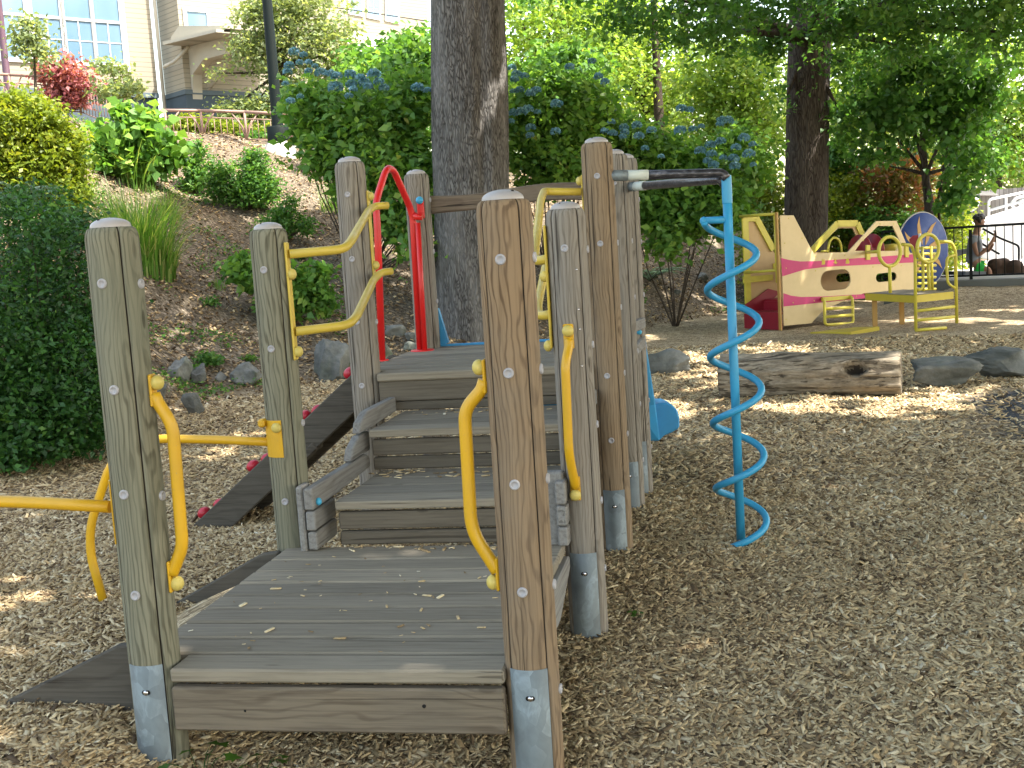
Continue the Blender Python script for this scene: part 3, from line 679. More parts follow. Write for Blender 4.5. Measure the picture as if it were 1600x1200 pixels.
# handrails of the side ramp
for (x0, y0, z0, bx) in ((-1.905, 4.735, .852, True), (-1.905, 3.331, .898, False)):
    d = MB(); pth = [(x0-.02, y0, z0), (x0-.30, y0, z0+.022), (x0-.62, y0, z0+.036), (x0-.80, y0, z0-.05), (x0-.94, y0, .50), (x0-.955, y0, .36), (x0-.89, y0, .02)]
    d.tube(smoothpath(pth, .12, 6), .0195, 14); o = d.build('ramp_handrail', M['yellow'], PS)
    px_, py_ = (-1.89, 4.758) if bx else (-1.827, 3.331)
    d = MB(); nn = 10; ra = .0835; rows = []
    a0, a1 = (R_(-100), R_(10)) if bx else (R_(-110), R_(-52))
    zA, zB = ((.955, .795) if bx else (.99, .79))
    for rr in (ra, ra-.004):
        for zz in (zA, zB): rows.append([d.bm.verts.new((px_+rr*math.sin(t), py_-rr*math.cos(t), zz)) for t in [a0+(a1-a0)*k/nn for k in range(nn+1)]])
    for i, j in ((0,1), (2,3), (0,2), (1,3)):
        for k in range(nn): d.bm.faces.new([rows[i][k], rows[i][k+1], rows[j][k+1], rows[j][k]])
    for k in (0, nn): d.bm.faces.new([rows[0][k], rows[1][k], rows[3][k], rows[2][k]])
    if bx: d.box((-1.968, 4.70, .945), (.03, .05, .035), bev=.008)
    d.build('mounting_plate', M['yellow'], o)
    if bx:
        d = MB(); d.ball((-1.895, 4.668, .925), .022, .8, (0,-1,0), 16); d.build('bolt_knob', M['yellow_pale'], o)
# ramp boards at the left of the lower deck
d = MB(); d.prism([(-1.93,3.49,.39),(-2.05,3.49,.385),(-2.72,3.49,.08),(-2.78,3.49,.00),(-2.55,3.49,-.04),(-1.93,3.49,.15)], (0,.045,0)); rs_ = d.build('ramp_side_board', M['ramp'], PS, bevel=.006)
d = MB(); d.prism([(-1.93,3.488,.135),(-2.32,3.488,-.02),(-1.93,3.488,-.05)], (0,.045,0)); d.build('lower_board', M['ramp'], rs_, bevel=.005)
d = MB(); d.prism([(-1.92,4.62,.395),(-2.0,4.62,.385),(-2.62,4.62,.07),(-2.66,4.62,.0),(-1.92,4.62,-.02)], (0,.045,0)); d.build('ramp_side_board', M['ramp'], PS, bevel=.006)
d = MB(); d.prism([(-2.05,3.54,.28),(-2.60,3.54,.06),(-2.60,3.54,.02),(-2.05,3.54,.24)], (0,1.07,0)); d.build('ramp_surface', M['ground'], PS)
d = MB(); d.box((-2.21, 4.35, .075), (.10, .6, .04), bev=.005); d.build('ramp_edge_board', M['ramp'], PS)
d = MB(); d.box((-1.895, 4.05, .10), (.03, 1.06, .20)); d.build('ramp_back_board', M['ramp'], PS)
# inclined climbing board with red hand holds at the far left
d = MB()
for y_ in (6.40, 7.0): d.prism([(-3.22,y_,.03),(-3.18,y_,.085),(-2.06,y_,1.00),(-1.99,y_,.98),(-1.99,y_,.82),(-2.12,y_,.73),(-3.02,y_,.0)], (0,.05,0))
cb = d.build('climbing_board', M['ramp'], PS, bevel=.006)
d = MB(); d.prism([(-3.15,6.45,.060),(-2.05,6.45,.955),(-2.02,6.45,.92),(-3.12,6.45,.02)], (0,.55,0)); d.build('climbing_surface', M['ramp'], cb)
d = MB(); d.box((-2.43, 6.45, .50), (.16, .12, .05), Matrix.Rotation(R_(-39), 3, 'Y'), bev=.008); d.build('cleat', M['ramp'], cb)
for t in (.03, .34, .66, .93):
    for y_ in (6.50, 6.72):
        c = Vector((-3.16+1.1*t, y_, .085+.90*t)); 
        d = MB(); d.ball(c+Vector((-.02,0,.03)), .042, .8, (-.6,0,.8)); d.build('hand_hold', M['redplastic'], cb)
# red arch beside the upper deck
f0 = at(597,563,z=1.0); f1 = at(656,541,y=7.24); f1.z = 1.0
arch = [f0, at(589.5,350,y=6.70), at(587,316,y=6.72), at(602,268,y=6.86), at(608,262,y=6.95), at(616,268,y=7.02), at(640,322,y=7.22), at(645,340,y=7.24), f1]
d = MB(); d.tube(smoothpath(arch, .09, 7), .021, 14); ra_ = d.build('red_arch_rail', M['red'], PS)
g0, g1 = at(653,348,y=7.20), at(663.5,541,y=7.20); g1.z = 1.0
d = MB(); d.tube([g1, g0], .016, 14); d.build('inner_rail', M['red'], ra_)
d = MB(); d.tube([at(645,335,y=7.24), at(652,339,y=7.22), at(660,339,y=7.22)], .021, 12); d.build('cross_tube', M['red'], ra_)
c = at(657.5,327,y=7.31); d = MB(); d.box(c, (.046, .02, .115), bev=.006); d.build('bracket', M['red'], ra_)
d = MB(); d.ball(at(655.5,313,y=7.29), .025, .8, (0,-1,0)); d.build('bolt_knob', M['cyanball'], ra_)
for c, rr in ((f0, .040), ((f1+g1)/2, .075)):
    d = MB(); d.lathe(c, [(rr, -.003), (rr, .005), (0, .0055)]); d.build('floor_flange', M['red'], ra_)
# bowed timber rail across the far end
d = MB(); seg = 14; vs = []
for k in range(seg+1):
    t = k/seg; xx = -1.84+1.20*t; bow = .028*math.sin(math.pi*min(1, max(0, (t-.35)/.6))); top = 1.978+bow*.9-.01*math.sin(math.pi*min(1,t/.35)); bot = 1.862+.020*math.sin(math.pi*t)*.5+bow*.9
    vs.append([d.bm.verts.new((xx, 7.43+yy, zz)) for yy, zz in ((0,top-.008),(.01,top),(.05,top),(.05,bot),(.01,bot),(0,bot+.008))])
for a, b in zip(vs, vs[1:]):
    for k in range(6): d.bm.faces.new([a[k], a[(k+1)%6], b[(k+1)%6], b[k]])
d.bm.faces.new(vs[0]); d.bm.faces.new(vs[-1][::-1]); d.build('bowed_rail', M['beam'], PS)
# blue spiral climber hung from a V of two black bars
PX, PY, ZT = .036, 6.16, 1.915
d = MB(); d.tube([(PX, PY, ZT), (PX, PY, -.05)], .0235, 18); d.lathe((PX, PY, ZT-.14), [(.0255, 0), (.0262, .01), (.0262, .12), (.025, .14)]); pole = d.build('climber_pole', M['blue'], PS)
d = MB(); path = []; turns = 4.87; z_top, z_bot = 1.690, -.01; rH = .128
for k in range(int(turns*28)+1):
    t = k/(turns*28); a = math.pi + R_(6) - 2*math.pi*turns*t       # left, then behind the pole, right, front
    path.append((PX + .008 + rH*math.cos(a), PY + rH*math.sin(a), z_top-(z_top-z_bot)*t))
d.tube(path, .0185, 12); sp = d.build('climber_spiral', M['blue'], pole)
d = MB(); d.bar((PX, PY, 1.692), (PX-.118, PY, 1.694), .019, 12); d.ball((PX-.122, PY, 1.693), .022); d.build('spiral_bracket', M['blue'], pole)
for (x0, y0, z0), (x1, y1, z1) in (((-.525, 6.03, 1.948), (PX-.02, PY-.012, 1.928)), ((-.515, 6.965, 1.925), (PX-.03, PY+.03, 1.898))):
    d = MB(); v0, v1 = Vector((x0,y0,z0)), Vector((x1,y1,z1)); dr = (v1-v0).normalized()
    d.tube(smoothpath([v0, v1, v1+Vector((.022,0,-.03))], .02, 4), .0235, 14); o = d.build('overhead_bar', M['bar'], PS)
    d = MB(); d.bar(v0+dr*.055, v0+dr*.175, .0265, 14); d.build('bar_sleeve', M['whitesleeve'], o)
    d = MB(); d.bar(v0-dr*.03, v0+dr*.07, .028, 14); d.build('mounting_socket', M['galv'], o)
# blue slide that curves away behind the last posts
def slide():
    d = MB(); N_ = 22; rows = []
    for k in range(N_+1):
        t = k/N_
        if t < .45: c = Vector((-1.15, YB+.02+1.55*t/.45*.7, 0)); dr = Vector((0,1,0))
        else:
            s_ = (t-.45)/.55; a = s_*math.pi/2*.92; c = Vector((-1.15+.50*(1-math.cos(a)), YB+.02+1.085+.50*math.sin(a), 0)); dr = Vector((math.sin(a), math.cos(a), 0))
        z = 1.0 if t < .05 else 1.0 - .90*min(1, ((t-.05)/.80))**.95; sd_ = Vector((dr.y, -dr.x, 0)); wall = .20 - .05*t
        prof = [(-.36, wall+.02), (-.33, wall+.03), (-.29, .03), (-.2, 0), (.2, 0), (.29, .03), (.33, wall+.03), (.36, wall+.02), (.35, -.05), (.2, -.07), (-.2, -.07), (-.35, -.05)]
        rows.append([d.bm.verts.new(c + sd_*p + Vector((0,0,z+q))) for p, q in prof])
    n = len(rows[0])
    for a, b in zip(rows, rows[1:]):
        for k in range(n): f = d.bm.faces.new([a[k], a[(k+1)%n], b[(k+1)%n], b[k]]); f.smooth = True
    d.bm.faces.new(rows[0]); d.bm.faces.new(rows[-1][::-1]); o = d.build('slide', M['blueslide'], PS)
    return o
sl_o = slide()
d = MB()
d.prism([(-1.845,7.47,1.0),(-1.845,7.47,1.25),(-1.79,7.47,1.02)], (0,.04,0)); d.prism([(-.565,7.49,1.0),(-.565,7.49,1.26),(-.53,7.49,1.26),(-.505,7.49,1.0)], (0,.04,0))
d.box((-1.2, YB+.018, 1.004), (1.29, .03, .016), bev=.004); d.build('slide_flange', M['blueslide'], sl_o)
# side wall that runs down to a rounded exit lip, seen right of the posts
d = MB(); L_ = [at(988,500,y=7.55), at(985,560,y=7.7), at(992,640,y=8.2), at(1003,690,y=8.42)]; R2 = [at(1003,474,y=7.55), at(1012,548,y=7.8), at(1025,632,y=8.3), at(1032,689,y=8.46)]
back = Vector((-.02,.07,0)); rows = [[d.bm.verts.new(v) for v in (l, r, r+back, l+back)] for l, r in zip(L_, R2)]
for a, b in zip(rows, rows[1:]):
    for k in range(4): d.bm.faces.new([a[k], a[(k+1)%4], b[(k+1)%4], b[k]])
d.bm.faces.new(rows[0]); d.bm.faces.new(rows[-1][::-1]); d.build('slide_side', M['blueslide'], sl_o, bevel=.012)
lp = [(1020,634),(1030,630),(1042,629.5),(1051,633),(1059,641),(1062,652),(1062,669),(1050,676),(1038,681),(1030,689),(1014,690)]
d = MB(); d.prism([at(u, v, y=8.47) for u, v in lp], (-.06,.26,.0)); d.build('slide_exit', M['blueslide'], sl_o, bevel=.012)
d = MB(); d.prism([at(985,503,y=7.22), at(1001,496,y=7.36), at(1002,512,y=7.36), at(985,520,y=7.22)], (.03,0,0)); d.build('side_board', M['side'], PS, bevel=.004)
d = MB(); d.prism([at(984,545,y=7.22), at(1001,525,y=7.36), at(1002,540,y=7.36), at(985,562,y=7.22)], (.03,0,0)); d.build('side_board', M['side'], PS, bevel=.004)
d = MB(); d.ball(at(999,519,y=7.30), .016); d.build('bolt_knob', M['cyanball'], PS)
# loose chips lying on the boards
n = 75; x = RNG.uniform(-1.85, -.72, n); y = 3.3+1.38*RNG.random(n)**.8; z = np.full(n, D0+.004)
n2 = 70; x2 = RNG.uniform(-1.62,-.8,n2); y2 = np.where(RNG.random(n2)<.5, Y1+.03+RNG.random(n2)*.12+.42, Y2+.42+.12*RNG.random(n2)); y2 = np.clip(y2, Y1+.1, Y3-.03); z2 = np.where(y2 < Y2, D1, D2)+.004
n3 = 60; x3 = np.concatenate([RNG.normal(-1.55,.08,n3//2), RNG.uniform(-1.6,-.8,n3-n3//2)]); y3 = np.where(np.arange(n3) < n3//2, RNG.normal(5.28,.03,n3), RNG.normal(4.64,.03,n3)); z3 = np.where(y3 > 5, D1, D0)+.005
x = np.concatenate([x,x2,x3]); y = np.concatenate([y,y2,y3]); z = np.concatenate([z,z2,z3]); n = len(x); L = .012+.035*RNG.random(n)**2
lc = link('scattered_chips', chip_mesh('scattered_chips', x, y, z, L, L*.3, np.clip(.25+.75*RNG.random(n),0,1), .08, .002), M['chip']); tag(lc, 'pale wood chips scattered over the grey deck boards and treads', 'wood chips', kind='stuff')

# ------------------------------------------------------------------ the school building on the terrace
def building():
    Bd = empty('school_building', at(245, 150, d=36).xyz*1)
    loc = Vector(Bd.location); loc.z = 4.6; Bd.location = loc; WM[Bd.name] = Matrix.Translation(loc)
    tag(Bd, 'cream lap-sided school building with slate blue base, tall white windows and an arched porch', 'building')
    P0 = at(245, 150, d=36); c, s_ = math.cos(R_(42)), math.sin(R_(42)); t = RGT*c + FWD*s_; nA = RGT*s_ - FWD*c; UP = Vector((0,0,1))
    def P3(s, z, off=0.0): return P0 + t*s + nA*off + Vector((0,0,z-P0.z))
    def sz(u, v, off=0.0):
        p = onplane(u, v, P0+nA*off, nA); return (p-P0).dot(t), p.z
    def panel(d, s0, s1, z0, z1, off, th): d.prism([P3(s0,z0,off), P3(s1,z0,off), P3(s1,z1,off), P3(s0,z1,off)], -nA*th)
    zb = sz(245, 149)[1]; sL = sz(-120, 80)[0]; z_top = 15.0; z0 = 3.6
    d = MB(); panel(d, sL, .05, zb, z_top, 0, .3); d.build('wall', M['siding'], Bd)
    d = MB(); panel(d, sL, .05, z0, zb-.06, -.05, .25); d.build('base_wall', M['bluewall'], Bd)
    d = MB(); panel(d, sL, .05, zb-.08, zb+.06, .05, .2); d.build('water_table_board', M['bluetrim'], Bd)
    # projecting bay and the wing behind the porch
    off = .95; s1 = sz(345, 100, off)[0]+4.5; s0 = .42
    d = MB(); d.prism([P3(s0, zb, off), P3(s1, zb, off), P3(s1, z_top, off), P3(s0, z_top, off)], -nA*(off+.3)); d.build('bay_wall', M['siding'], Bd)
    d = MB(); d.prism([P3(s0-.02, z0, off+.02), P3(s1, z0, off+.02), P3(s1, zb-.06, off+.02), P3(s0-.02, zb-.06, off+.02)], -nA*(off+.3)); d.build('bay_base_wall', M['bluewall'], Bd)
    d = MB(); d.prism([P3(s0-.05, zb-.08, off+.05), P3(s1, zb-.08, off+.05), P3(s1, zb+.05, off+.05), P3(s0-.05, zb+.05, off+.05)], -nA*(off+.3)); d.build('water_table_board', M['bluetrim'], Bd)
    # windows of the left wall
    def window(s0, s1, z0_, z1, off, ztr=None, vert=True, zm=None, mat='trim'):
        f = MB(); tw = .11
        panel(f, s0-tw, s0, z0_-tw, z1+tw, off+.05, .1); panel(f, s1, s1+tw, z0_-tw, z1+tw, off+.05, .1); panel(f, s0, s1, z0_-tw, z0_, off+.06, .12); panel(f, s0, s1, z1, z1+tw, off+.05, .1)
        w_ = f.build('window', M['whitetrim'], Bd)
        g_ = MB(); panel(g_, s0, s1, z0_, z1, off+.012, .01); g_.build('pane', M['glass'], w_)
        mb = MB()
        if ztr: panel(mb, s0, s1, ztr-.035, ztr+.035, off+.045, .03)
        if vert: panel(mb, (s0+s1)/2-.014, (s0+s1)/2+.014, z0_, (ztr or z1)-.036, off+.03, .016)
        if zm: panel(mb, s0, s1, zm-.012, zm+.012, off+.026, .012)
        if ztr or vert or zm: mb.build('muntin', M['whitetrim'], w_)
    zbot = sz(172, 99)[1]; ztr = sz(124, 31)[1]; zm = sz(124, 64)[1]; ztop = ztr + 1.0
    for a_, b_ in ((-48, -6), (3, 41), (54, 96), (103.5, 144), (150, 189)):
        window(sz(a_, 60)[0], sz(b_, 60)[0], zbot, ztop+.6, 0, ztr, True, zm)
    d = MB(); panel(d, sz(194, 60)[0], sz(198, 60)[0], zbot-.2, ztop+.8, .04, .05); d.build('corner_trim', M['whitetrim'], Bd)
    window(sz(292, 35, off)[0], sz(323, 35, off)[0], sz(308, 55, off)[1], sz(308, 19, off)[1], off, None, False, sz(308, 45, off)[1])
    # down pipe
    d = MB(); sx = .14; pts = [P3(sx, z_top, .13), P3(sx, 3.9, .13)]; d.tube(pts, .055, 10)
    e1 = P3(sz(282,77,off)[0], sz(282,77,off)[1], off+.5); d.tube(smoothpath([e1, P3(sz(270,97,off)[0], sz(270,97,off)[1], off+.12), P3(sz(256,104,off)[0], sz(256,104,off)[1], off+.08), P3(sx+.1, sz(250,106)[1], .16)], .2, 4), .05, 10); d.build('down_pipe', M['trim'], Bd)
    # porch that projects from the bay: its left side with gutter, soffit and a cut-corner arch
    S = onplane(268, 72, P0+nA*off, nA)
    def q2(u, v): return onplane(u, v, S, -t)
    d = MB(); d.prism([q2(266,66), q2(350,46), q2(350,51), q2(266,71)], t*.12-t*.35); gt = d.build('porch_gutter', M['trim'], Bd)
    d = MB(); d.prism([q2(267,64), q2(350,44), q2(350,40), q2(280,40), q2(267,58)], t*3.0); d.build('porch_roof', M['trim'], Bd)
    sf = MB(); a_, b_ = q2(268,71), q2(350,51.5); sf.prism([a_-t*.2, b_-t*.2, b_+t*.55, a_+t*.55], UP*.03); sf.build('porch_soffit', M['siding'], Bd)
    S2 = S+t*.5
    def q3(u, v): return onplane(u, v, S2, -t)
    d = MB(); d.prism([q3(284,76), q3(352,58), q3(352,84), q3(322,92), q3(317,94), q3(301,116), q3(302,184), q3(291,183), q3(288,112), q3(283,100)], t*.3); d.build('porch_arch', M['trim'], Bd)
    d = MB(); d.prism([q3(301,116)+t*.3, q3(317,94)+t*.3, q3(340,88)+t*.3, q3(340,90)+t*.5, q3(301,140)+t*.5], t*.05); d.build('porch_inner_trim', M['siding'], Bd)
    S3 = S+t*2.2
    def q4(u, v): return onplane(u, v, S3, -t)
    d = MB(); d.prism([q4(295,132), q4(352,136), q4(352,80), q4(295,80)], t*.1); d.build('porch_back_wall', M['siding'], Bd)
    d = MB(); d.prism([q4(295,210), q4(352,214), q4(352,136), q4(295,132)], t*.12); d.build('porch_base_wall', M['bluewall'], Bd)
    d = MB(); d.prism([q4(303,128), q4(329,129), q4(329,88), q4(303,88)], -t*.03); pw = d.build('porch_window', M['glassdark'], Bd)
    d = MB(); d.prism([q4(302,136), q4(331,137), q4(331,129), q4(302,128)], -t*.06); d.build('sill', M['whitetrim'], pw)
    # distant wing seen above the shrubs
    P1 = at(600, 28, d=50)
    def Q3(u, v, off=0.0): return onplane(u, v, P1+nA*off, nA)
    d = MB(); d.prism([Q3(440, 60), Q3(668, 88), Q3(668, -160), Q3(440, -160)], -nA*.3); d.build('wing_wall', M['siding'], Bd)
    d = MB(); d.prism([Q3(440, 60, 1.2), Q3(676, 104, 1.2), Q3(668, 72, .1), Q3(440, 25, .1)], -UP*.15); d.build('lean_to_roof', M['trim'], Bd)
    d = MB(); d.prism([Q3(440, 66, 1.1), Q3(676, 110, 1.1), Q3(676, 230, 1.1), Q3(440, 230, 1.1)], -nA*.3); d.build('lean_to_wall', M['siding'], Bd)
    for u0, u1, vb in ((529,538,15), (547,566,22), (575.5,593,28), (604,622,33)):
        f = MB(); 
        def q(u, v, o): return Q3(u, v, o)
        f.prism([q(u0-2, vb-.3, .06), q(u1+2.5, vb+4, .06), q(u1+2.5, -40, .06), q(u0-2, -45, .06)], -nA*.05); w_ = f.build('window', M['whitetrim'], Bd)
        for j, (a_, b_) in enumerate(((u0, (u0+u1)/2-.4), ((u0+u1)/2+.4, u1))):
            for va, vb_ in ((-44, vb-17), (vb-16, vb-2+(a_-u0)*.18)):
                f = MB(); f.prism([q(a_, vb_, .075), q(b_, vb_+(b_-a_)*.18, .075), q(b_, va+(b_-a_)*.18, .075), q(a_, va, .075)], -nA*.012); f.build('pane', M['glass'], w_)
building()

# ------------------------------------------------------------------ terrace edge: kerb, railings, lamps
def railing(pts, hgt, label, name='terrace_railing'):
    """pts: base points on the ground; russet railing with splayed posts"""
    root = empty(name, pts[0]); tag(root, label, 'railing', 'russet railings along the terrace')
    for a, b in zip(pts, pts[1:]):
        L = (b-a).length; n = max(2, int(L/.13)); up = Vector((0,0,1))
        d = MB(); d.bar(a+up*hgt, b+up*hgt, .035, 8); d.build('top_rail', M['brownrail'], root)
        d = MB(); d.bar(a+up*(hgt*.78), b+up*(hgt*.78), .014, 6); d.bar(a+up*.08, b+up*.08, .014, 6)
        for k in range(1, n): p = a.lerp(b, k/n); d.bar(p+up*.07, p+up*(hgt*.78), .009, 5)
        d.build('balusters', M['brownrail'], root)
    for p in pts:
        d = MB(); up = Vector((0,0,1)); dr = (pts[-1]-pts[0]).normalized()
        d.bar(p, p+up*hgt, .03, 8)
        for s_ in (-1, 1): d.tube([p+up*.15, p+up*(hgt*.55)+dr*s_*.08, p+up*hgt+dr*s_*.30], .018, 6); d.tube([p+up*.05, p+up*(hgt*.35)+dr*s_*.06, p+up*(hgt*.8)+dr*s_*.15], .012, 6)
        d.build('railing_post', M['brownrail'], root)
kA, kB = at(245, 222, d=26.2), at(470, 224, d=25.2)
rp = [at(u, v, d=dd) for u, v, dd in ((262,221.5,26.6),(318,221.5,26.6),(386,223,26.6),(455,226,26.6))]
railing(rp, .66, 'low russet railing on the kerb beside the dark lamp post')
rp = [at(u, v, d=dd) for u, v, dd in ((-60,172,30),(20,176,30),(127,180,30),(185,204,28.6))]
railing(rp, .86, 'low russet railing below the crimson maple by the plum lamp post')
def kerb(pts, w_, h_, name, label):
    d = MB(); P_ = [Vector(p) for p in pts]
    for a, b in zip(P_, P_[1:]):
        dr = (b-a).normalized(); nn = Vector((-dr.y, dr.x, 0))
        d.prism([a, b, b+nn*w_, a+nn*w_], (0,0,-h_))
    o = d.build(name, M['conc'], None, bevel=.01); tag(o, label, 'kerb'); return o
kerb([at(200, 219, d=26.4), at(470, 228, d=26.4), at(700, 238, d=26.4)], .35, .28, 'terrace_kerb', 'pale concrete kerb under the low russet railing')
tf = MB(); a_, b_ = at(-150, 190, d=28.5), at(700, 215, d=28.5)
def lamp_post():
    base = at(436, 222, d=25.6); root = empty('lamp_post', base); tag(root, 'tall dark green lamp post on a flared concrete footing', 'lamp post')
    up = Vector((0,0,1))
    d = MB(); d.lathe(base-up*.55, [(.62,0),(.55,.12),(.30,.42),(.25,.55),(0,.55)], n=28); d.build('concrete_footing', M['conc'], root)
    d = MB(); d.lathe(base+up*.05, [(.235,-.02),(.235,.25),(.225,.27),(.12,.28)], n=28); d.build('base_collar', M['lampgreen'], root)
    d = MB(); d.lathe(base+up*.33, [(.125,0),(.12,.1),(.105,2.2),(.10,2.9),(.092,4.5),(.085,6.0)], n=20); d.build('pole', M['lampgreen'], root)
    d = MB(); d.lathe(base+up*6.3, [(.085,0),(.2,.1),(.24,.25),(.24,.6),(.3,.65),(.05,.9),(0,.92)], n=20); d.build('lamp_head', M['lampgreen'], root)
lamp_post()
base = at(14, 150, d=31); root = empty('lamp_post', base); tag(root, 'slim plum coloured lamp post at the far left above the railing', 'lamp post')
d = MB(); d.lathe(base-Vector((0,0,1.0)), [(.12,0),(.12,.9),(.09,1.0),(.075,3.3)], n=16); d.build('pole', M['purple'], root)
d = MB(); d.lathe(base+Vector((0,0,2.3)), [(.08,0),(.13,.04),(.10,.12),(.14,.2),(.16,.55),(.2,.6),(.05,.9),(0,.92)], n=16); d.build('lamp_head', M['purple'], root)
d = MB(); pth = [at(330, -20, d=30), at(455, 2, d=31), at(560, 17, d=32), at(668, 33, d=33), at(800, 40, d=34), at(1000, 20, d=38)]; d.tube(pth, .014, 6); o = d.build('overhead_cable', M['black'], None); tag(o, 'thin black cable strung across in front of the upper windows', 'cable')
b_ = at(1076, 215, d=34); d = MB(); d.lathe(b_-Vector((0,0,1)), [(.19,0),(.17,4),(.15,9)], n=16); o = d.build('utility_pole', mk_simple('weathered_pole', (.30,.30,.33), .8), None); tag(o, 'grey utility pole among the bright trees beyond the hydrangeas', 'pole')
tg = MB(); q_ = at(1030, 190, d=30); tg.lathe(q_-Vector((0,0,1.2)), [(.17,0),(.13,1.2),(.10,2.4),(.06,5)], n=10); o = tg.build('tree_trunk', M['twig'], None); o.name = 'slender_tree'; tag(o, 'slender reddish trunk seen between the hydrangeas and the pole', 'tree')

# ------------------------------------------------------------------ rocks and log
def rock(u0, u1, vt, vb, label, dep=.8, d=None, group='field stones along the foot of the slope', seed=0, flat=False):
    base = on_hill((u0+u1)/2, vb) if d is None else at((u0+u1)/2, vb, d=d)
    dist = math.hypot(base.x, base.y); k = dist/F*1.01; w_ = (u1-u0)*k/2; h_ = (vb-vt)*k*.95
    rnd = np.random.default_rng(seed or int(u0*7+vb)); bm = bmesh.new(); bmesh.ops.create_icosphere(bm, subdivisions=5, radius=1)
    planes = [(Vector(rnd.normal(size=3)).normalized(), .52+.30*rnd.random()) for _ in range(13)]; sh = Vector(rnd.random(3)*20); ph = rnd.random(6)*6
    for v in bm.verts:
        p = v.co.copy()
        for n_, q in planes:
            e = p.dot(n_)
            if e > q: p -= n_*(e-q)
        p *= 1 + .22*mnoise.noise(p*1.5+sh) + .10*abs(mnoise.noise(p*3.7+sh)) + .05*mnoise.noise(p*9+sh) + .025*mnoise.noise(p*21+sh)
        v.co = p
    me = bpy.data.meshes.new('rock')
    mx = [max(abs(v.co[i]) for v in bm.verts) for i in range(3)]
    for v in bm.verts:
        q = Vector((v.co.x/mx[0]*w_, v.co.y/mx[1]*w_*dep, v.co.z/mx[2]))
        q.z = q.z*h_*.62 + h_*.38
        v.co = RGT*q.x + FWD*(q.y+w_*dep*.6) + Vector((0,0,q.z))
    bm.to_mesh(me); bm.free(); o = link('rock', me, M['rock'], None, True); o.location = base
    tag(o, label, 'rock', group); return o
R1 = [(112,152,598,642,'pale rounded rock under the ivy at the left'),(232,264,590,628,'grey rock half hidden behind the nearest left post handle'),
 (262,300,558,600,'slanting grey rock behind the weeds, left of the paired stones'),(300,327,568,603,'upright grey rock right of the slanting weedy one'),
 (283,322,612,648,'low mossy rock below the paired upright stones'),(360,412,566,602,'smooth oval dark grey rock left of the second green post'),
 (335,355,582,598,'very small grey rock beside the smooth oval one'),(488,552,527,596,'large blue grey boulder between the two left posts'),
 (600,636,504,528,'tilted grey rock behind the red arch, highest of that cluster'),(588,616,527,572,'rounded pale rock low beside the left leg of the red arch'),
 (632,652,518,534,'small brown grey rock below the tilted one'),(628,654,533,551,'broad brown rock just above the deck corner'),(1086,1110,425,441,'small pale rock alone on the dark slope'),(1052,1066,452,461,'tiny pale rock below the other on the dark slope')]
for r in R1: rock(*r)
rock(996, 1088, 546, 586, 'wide flat grey slab sunk in the mulch right of the slide', .7, group='stones set in the mulch')
rock(1418, 1537, 560, 606, 'jagged grey boulder next to the right end of the log', .45, group='stones set in the mulch', seed=5)
rock(1510, 1625, 546, 592, 'dark angular boulder cut by the right edge of the picture', .5, group='stones set in the mulch', seed=9)
def log():
    a, b = at(1128, 600, d=11.7), at(1409, 602, d=11.5); a = a; d = MB(); n = 72; seg = 60; r0 = .195
    ax = (b-a); ax.z = 0; L = ax.length; ax.normalize(); sd_ = Vector((-ax.y, ax.x, 0)); rings = []
    r0 = .212; c0 = Vector((a.x, a.y, .20)); ph = [random.random()*6 for _ in range(6)]
    hole = (L*.765, R_(158))   # along, angle from the far side over the top
    for i in range(seg+1):
        x = L*i/seg; ring = []
        for k in range(n):
            t = 2*math.pi*k/n; r = r0*(1.02-.05*i/seg) + .009*math.sin(5*t+ph[0]+x*.8) + .006*math.sin(11*t+ph[1]-x*1.7) + .004*math.sin(23*t+ph[2]+x*2) + .018*mnoise.noise(Vector((x*1.6, math.cos(t)*1.5, math.sin(t)*1.5)))+ .006*mnoise.noise(Vector((x*4, math.cos(t)*6, math.sin(t)*6)))
            if i == seg: r *= .95
            # hollow knot on the camera side
            da = (t-hole[1])*r0; dx = x-hole[0]; q = math.hypot(dx/.095, da/.075)
            pull = 0
            if q < 1.5: r += .012*math.exp(-((q-1.05)/.3)**2)
            if q < 1: pull = .17*(1-q*q)**.4
            r -= pull
            ring.append(d.bm.verts.new(c0 + ax*x + (sd_*math.cos(t) + Vector((0,0,1))*math.sin(t))*r))
        rings.append(ring)
    for p, q in zip(rings, rings[1:]):
        for k in range(n):
            f = d.bm.faces.new([p[k], p[(k+1)%n], q[(k+1)%n], q[k]]); f.smooth = True
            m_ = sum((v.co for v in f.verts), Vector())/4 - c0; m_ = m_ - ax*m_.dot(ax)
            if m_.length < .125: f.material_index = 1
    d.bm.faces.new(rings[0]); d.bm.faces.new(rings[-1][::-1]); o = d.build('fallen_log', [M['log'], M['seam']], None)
    tag(o, 'weathered grey log with a dark knot hole lying on the mulch', 'log')
log()

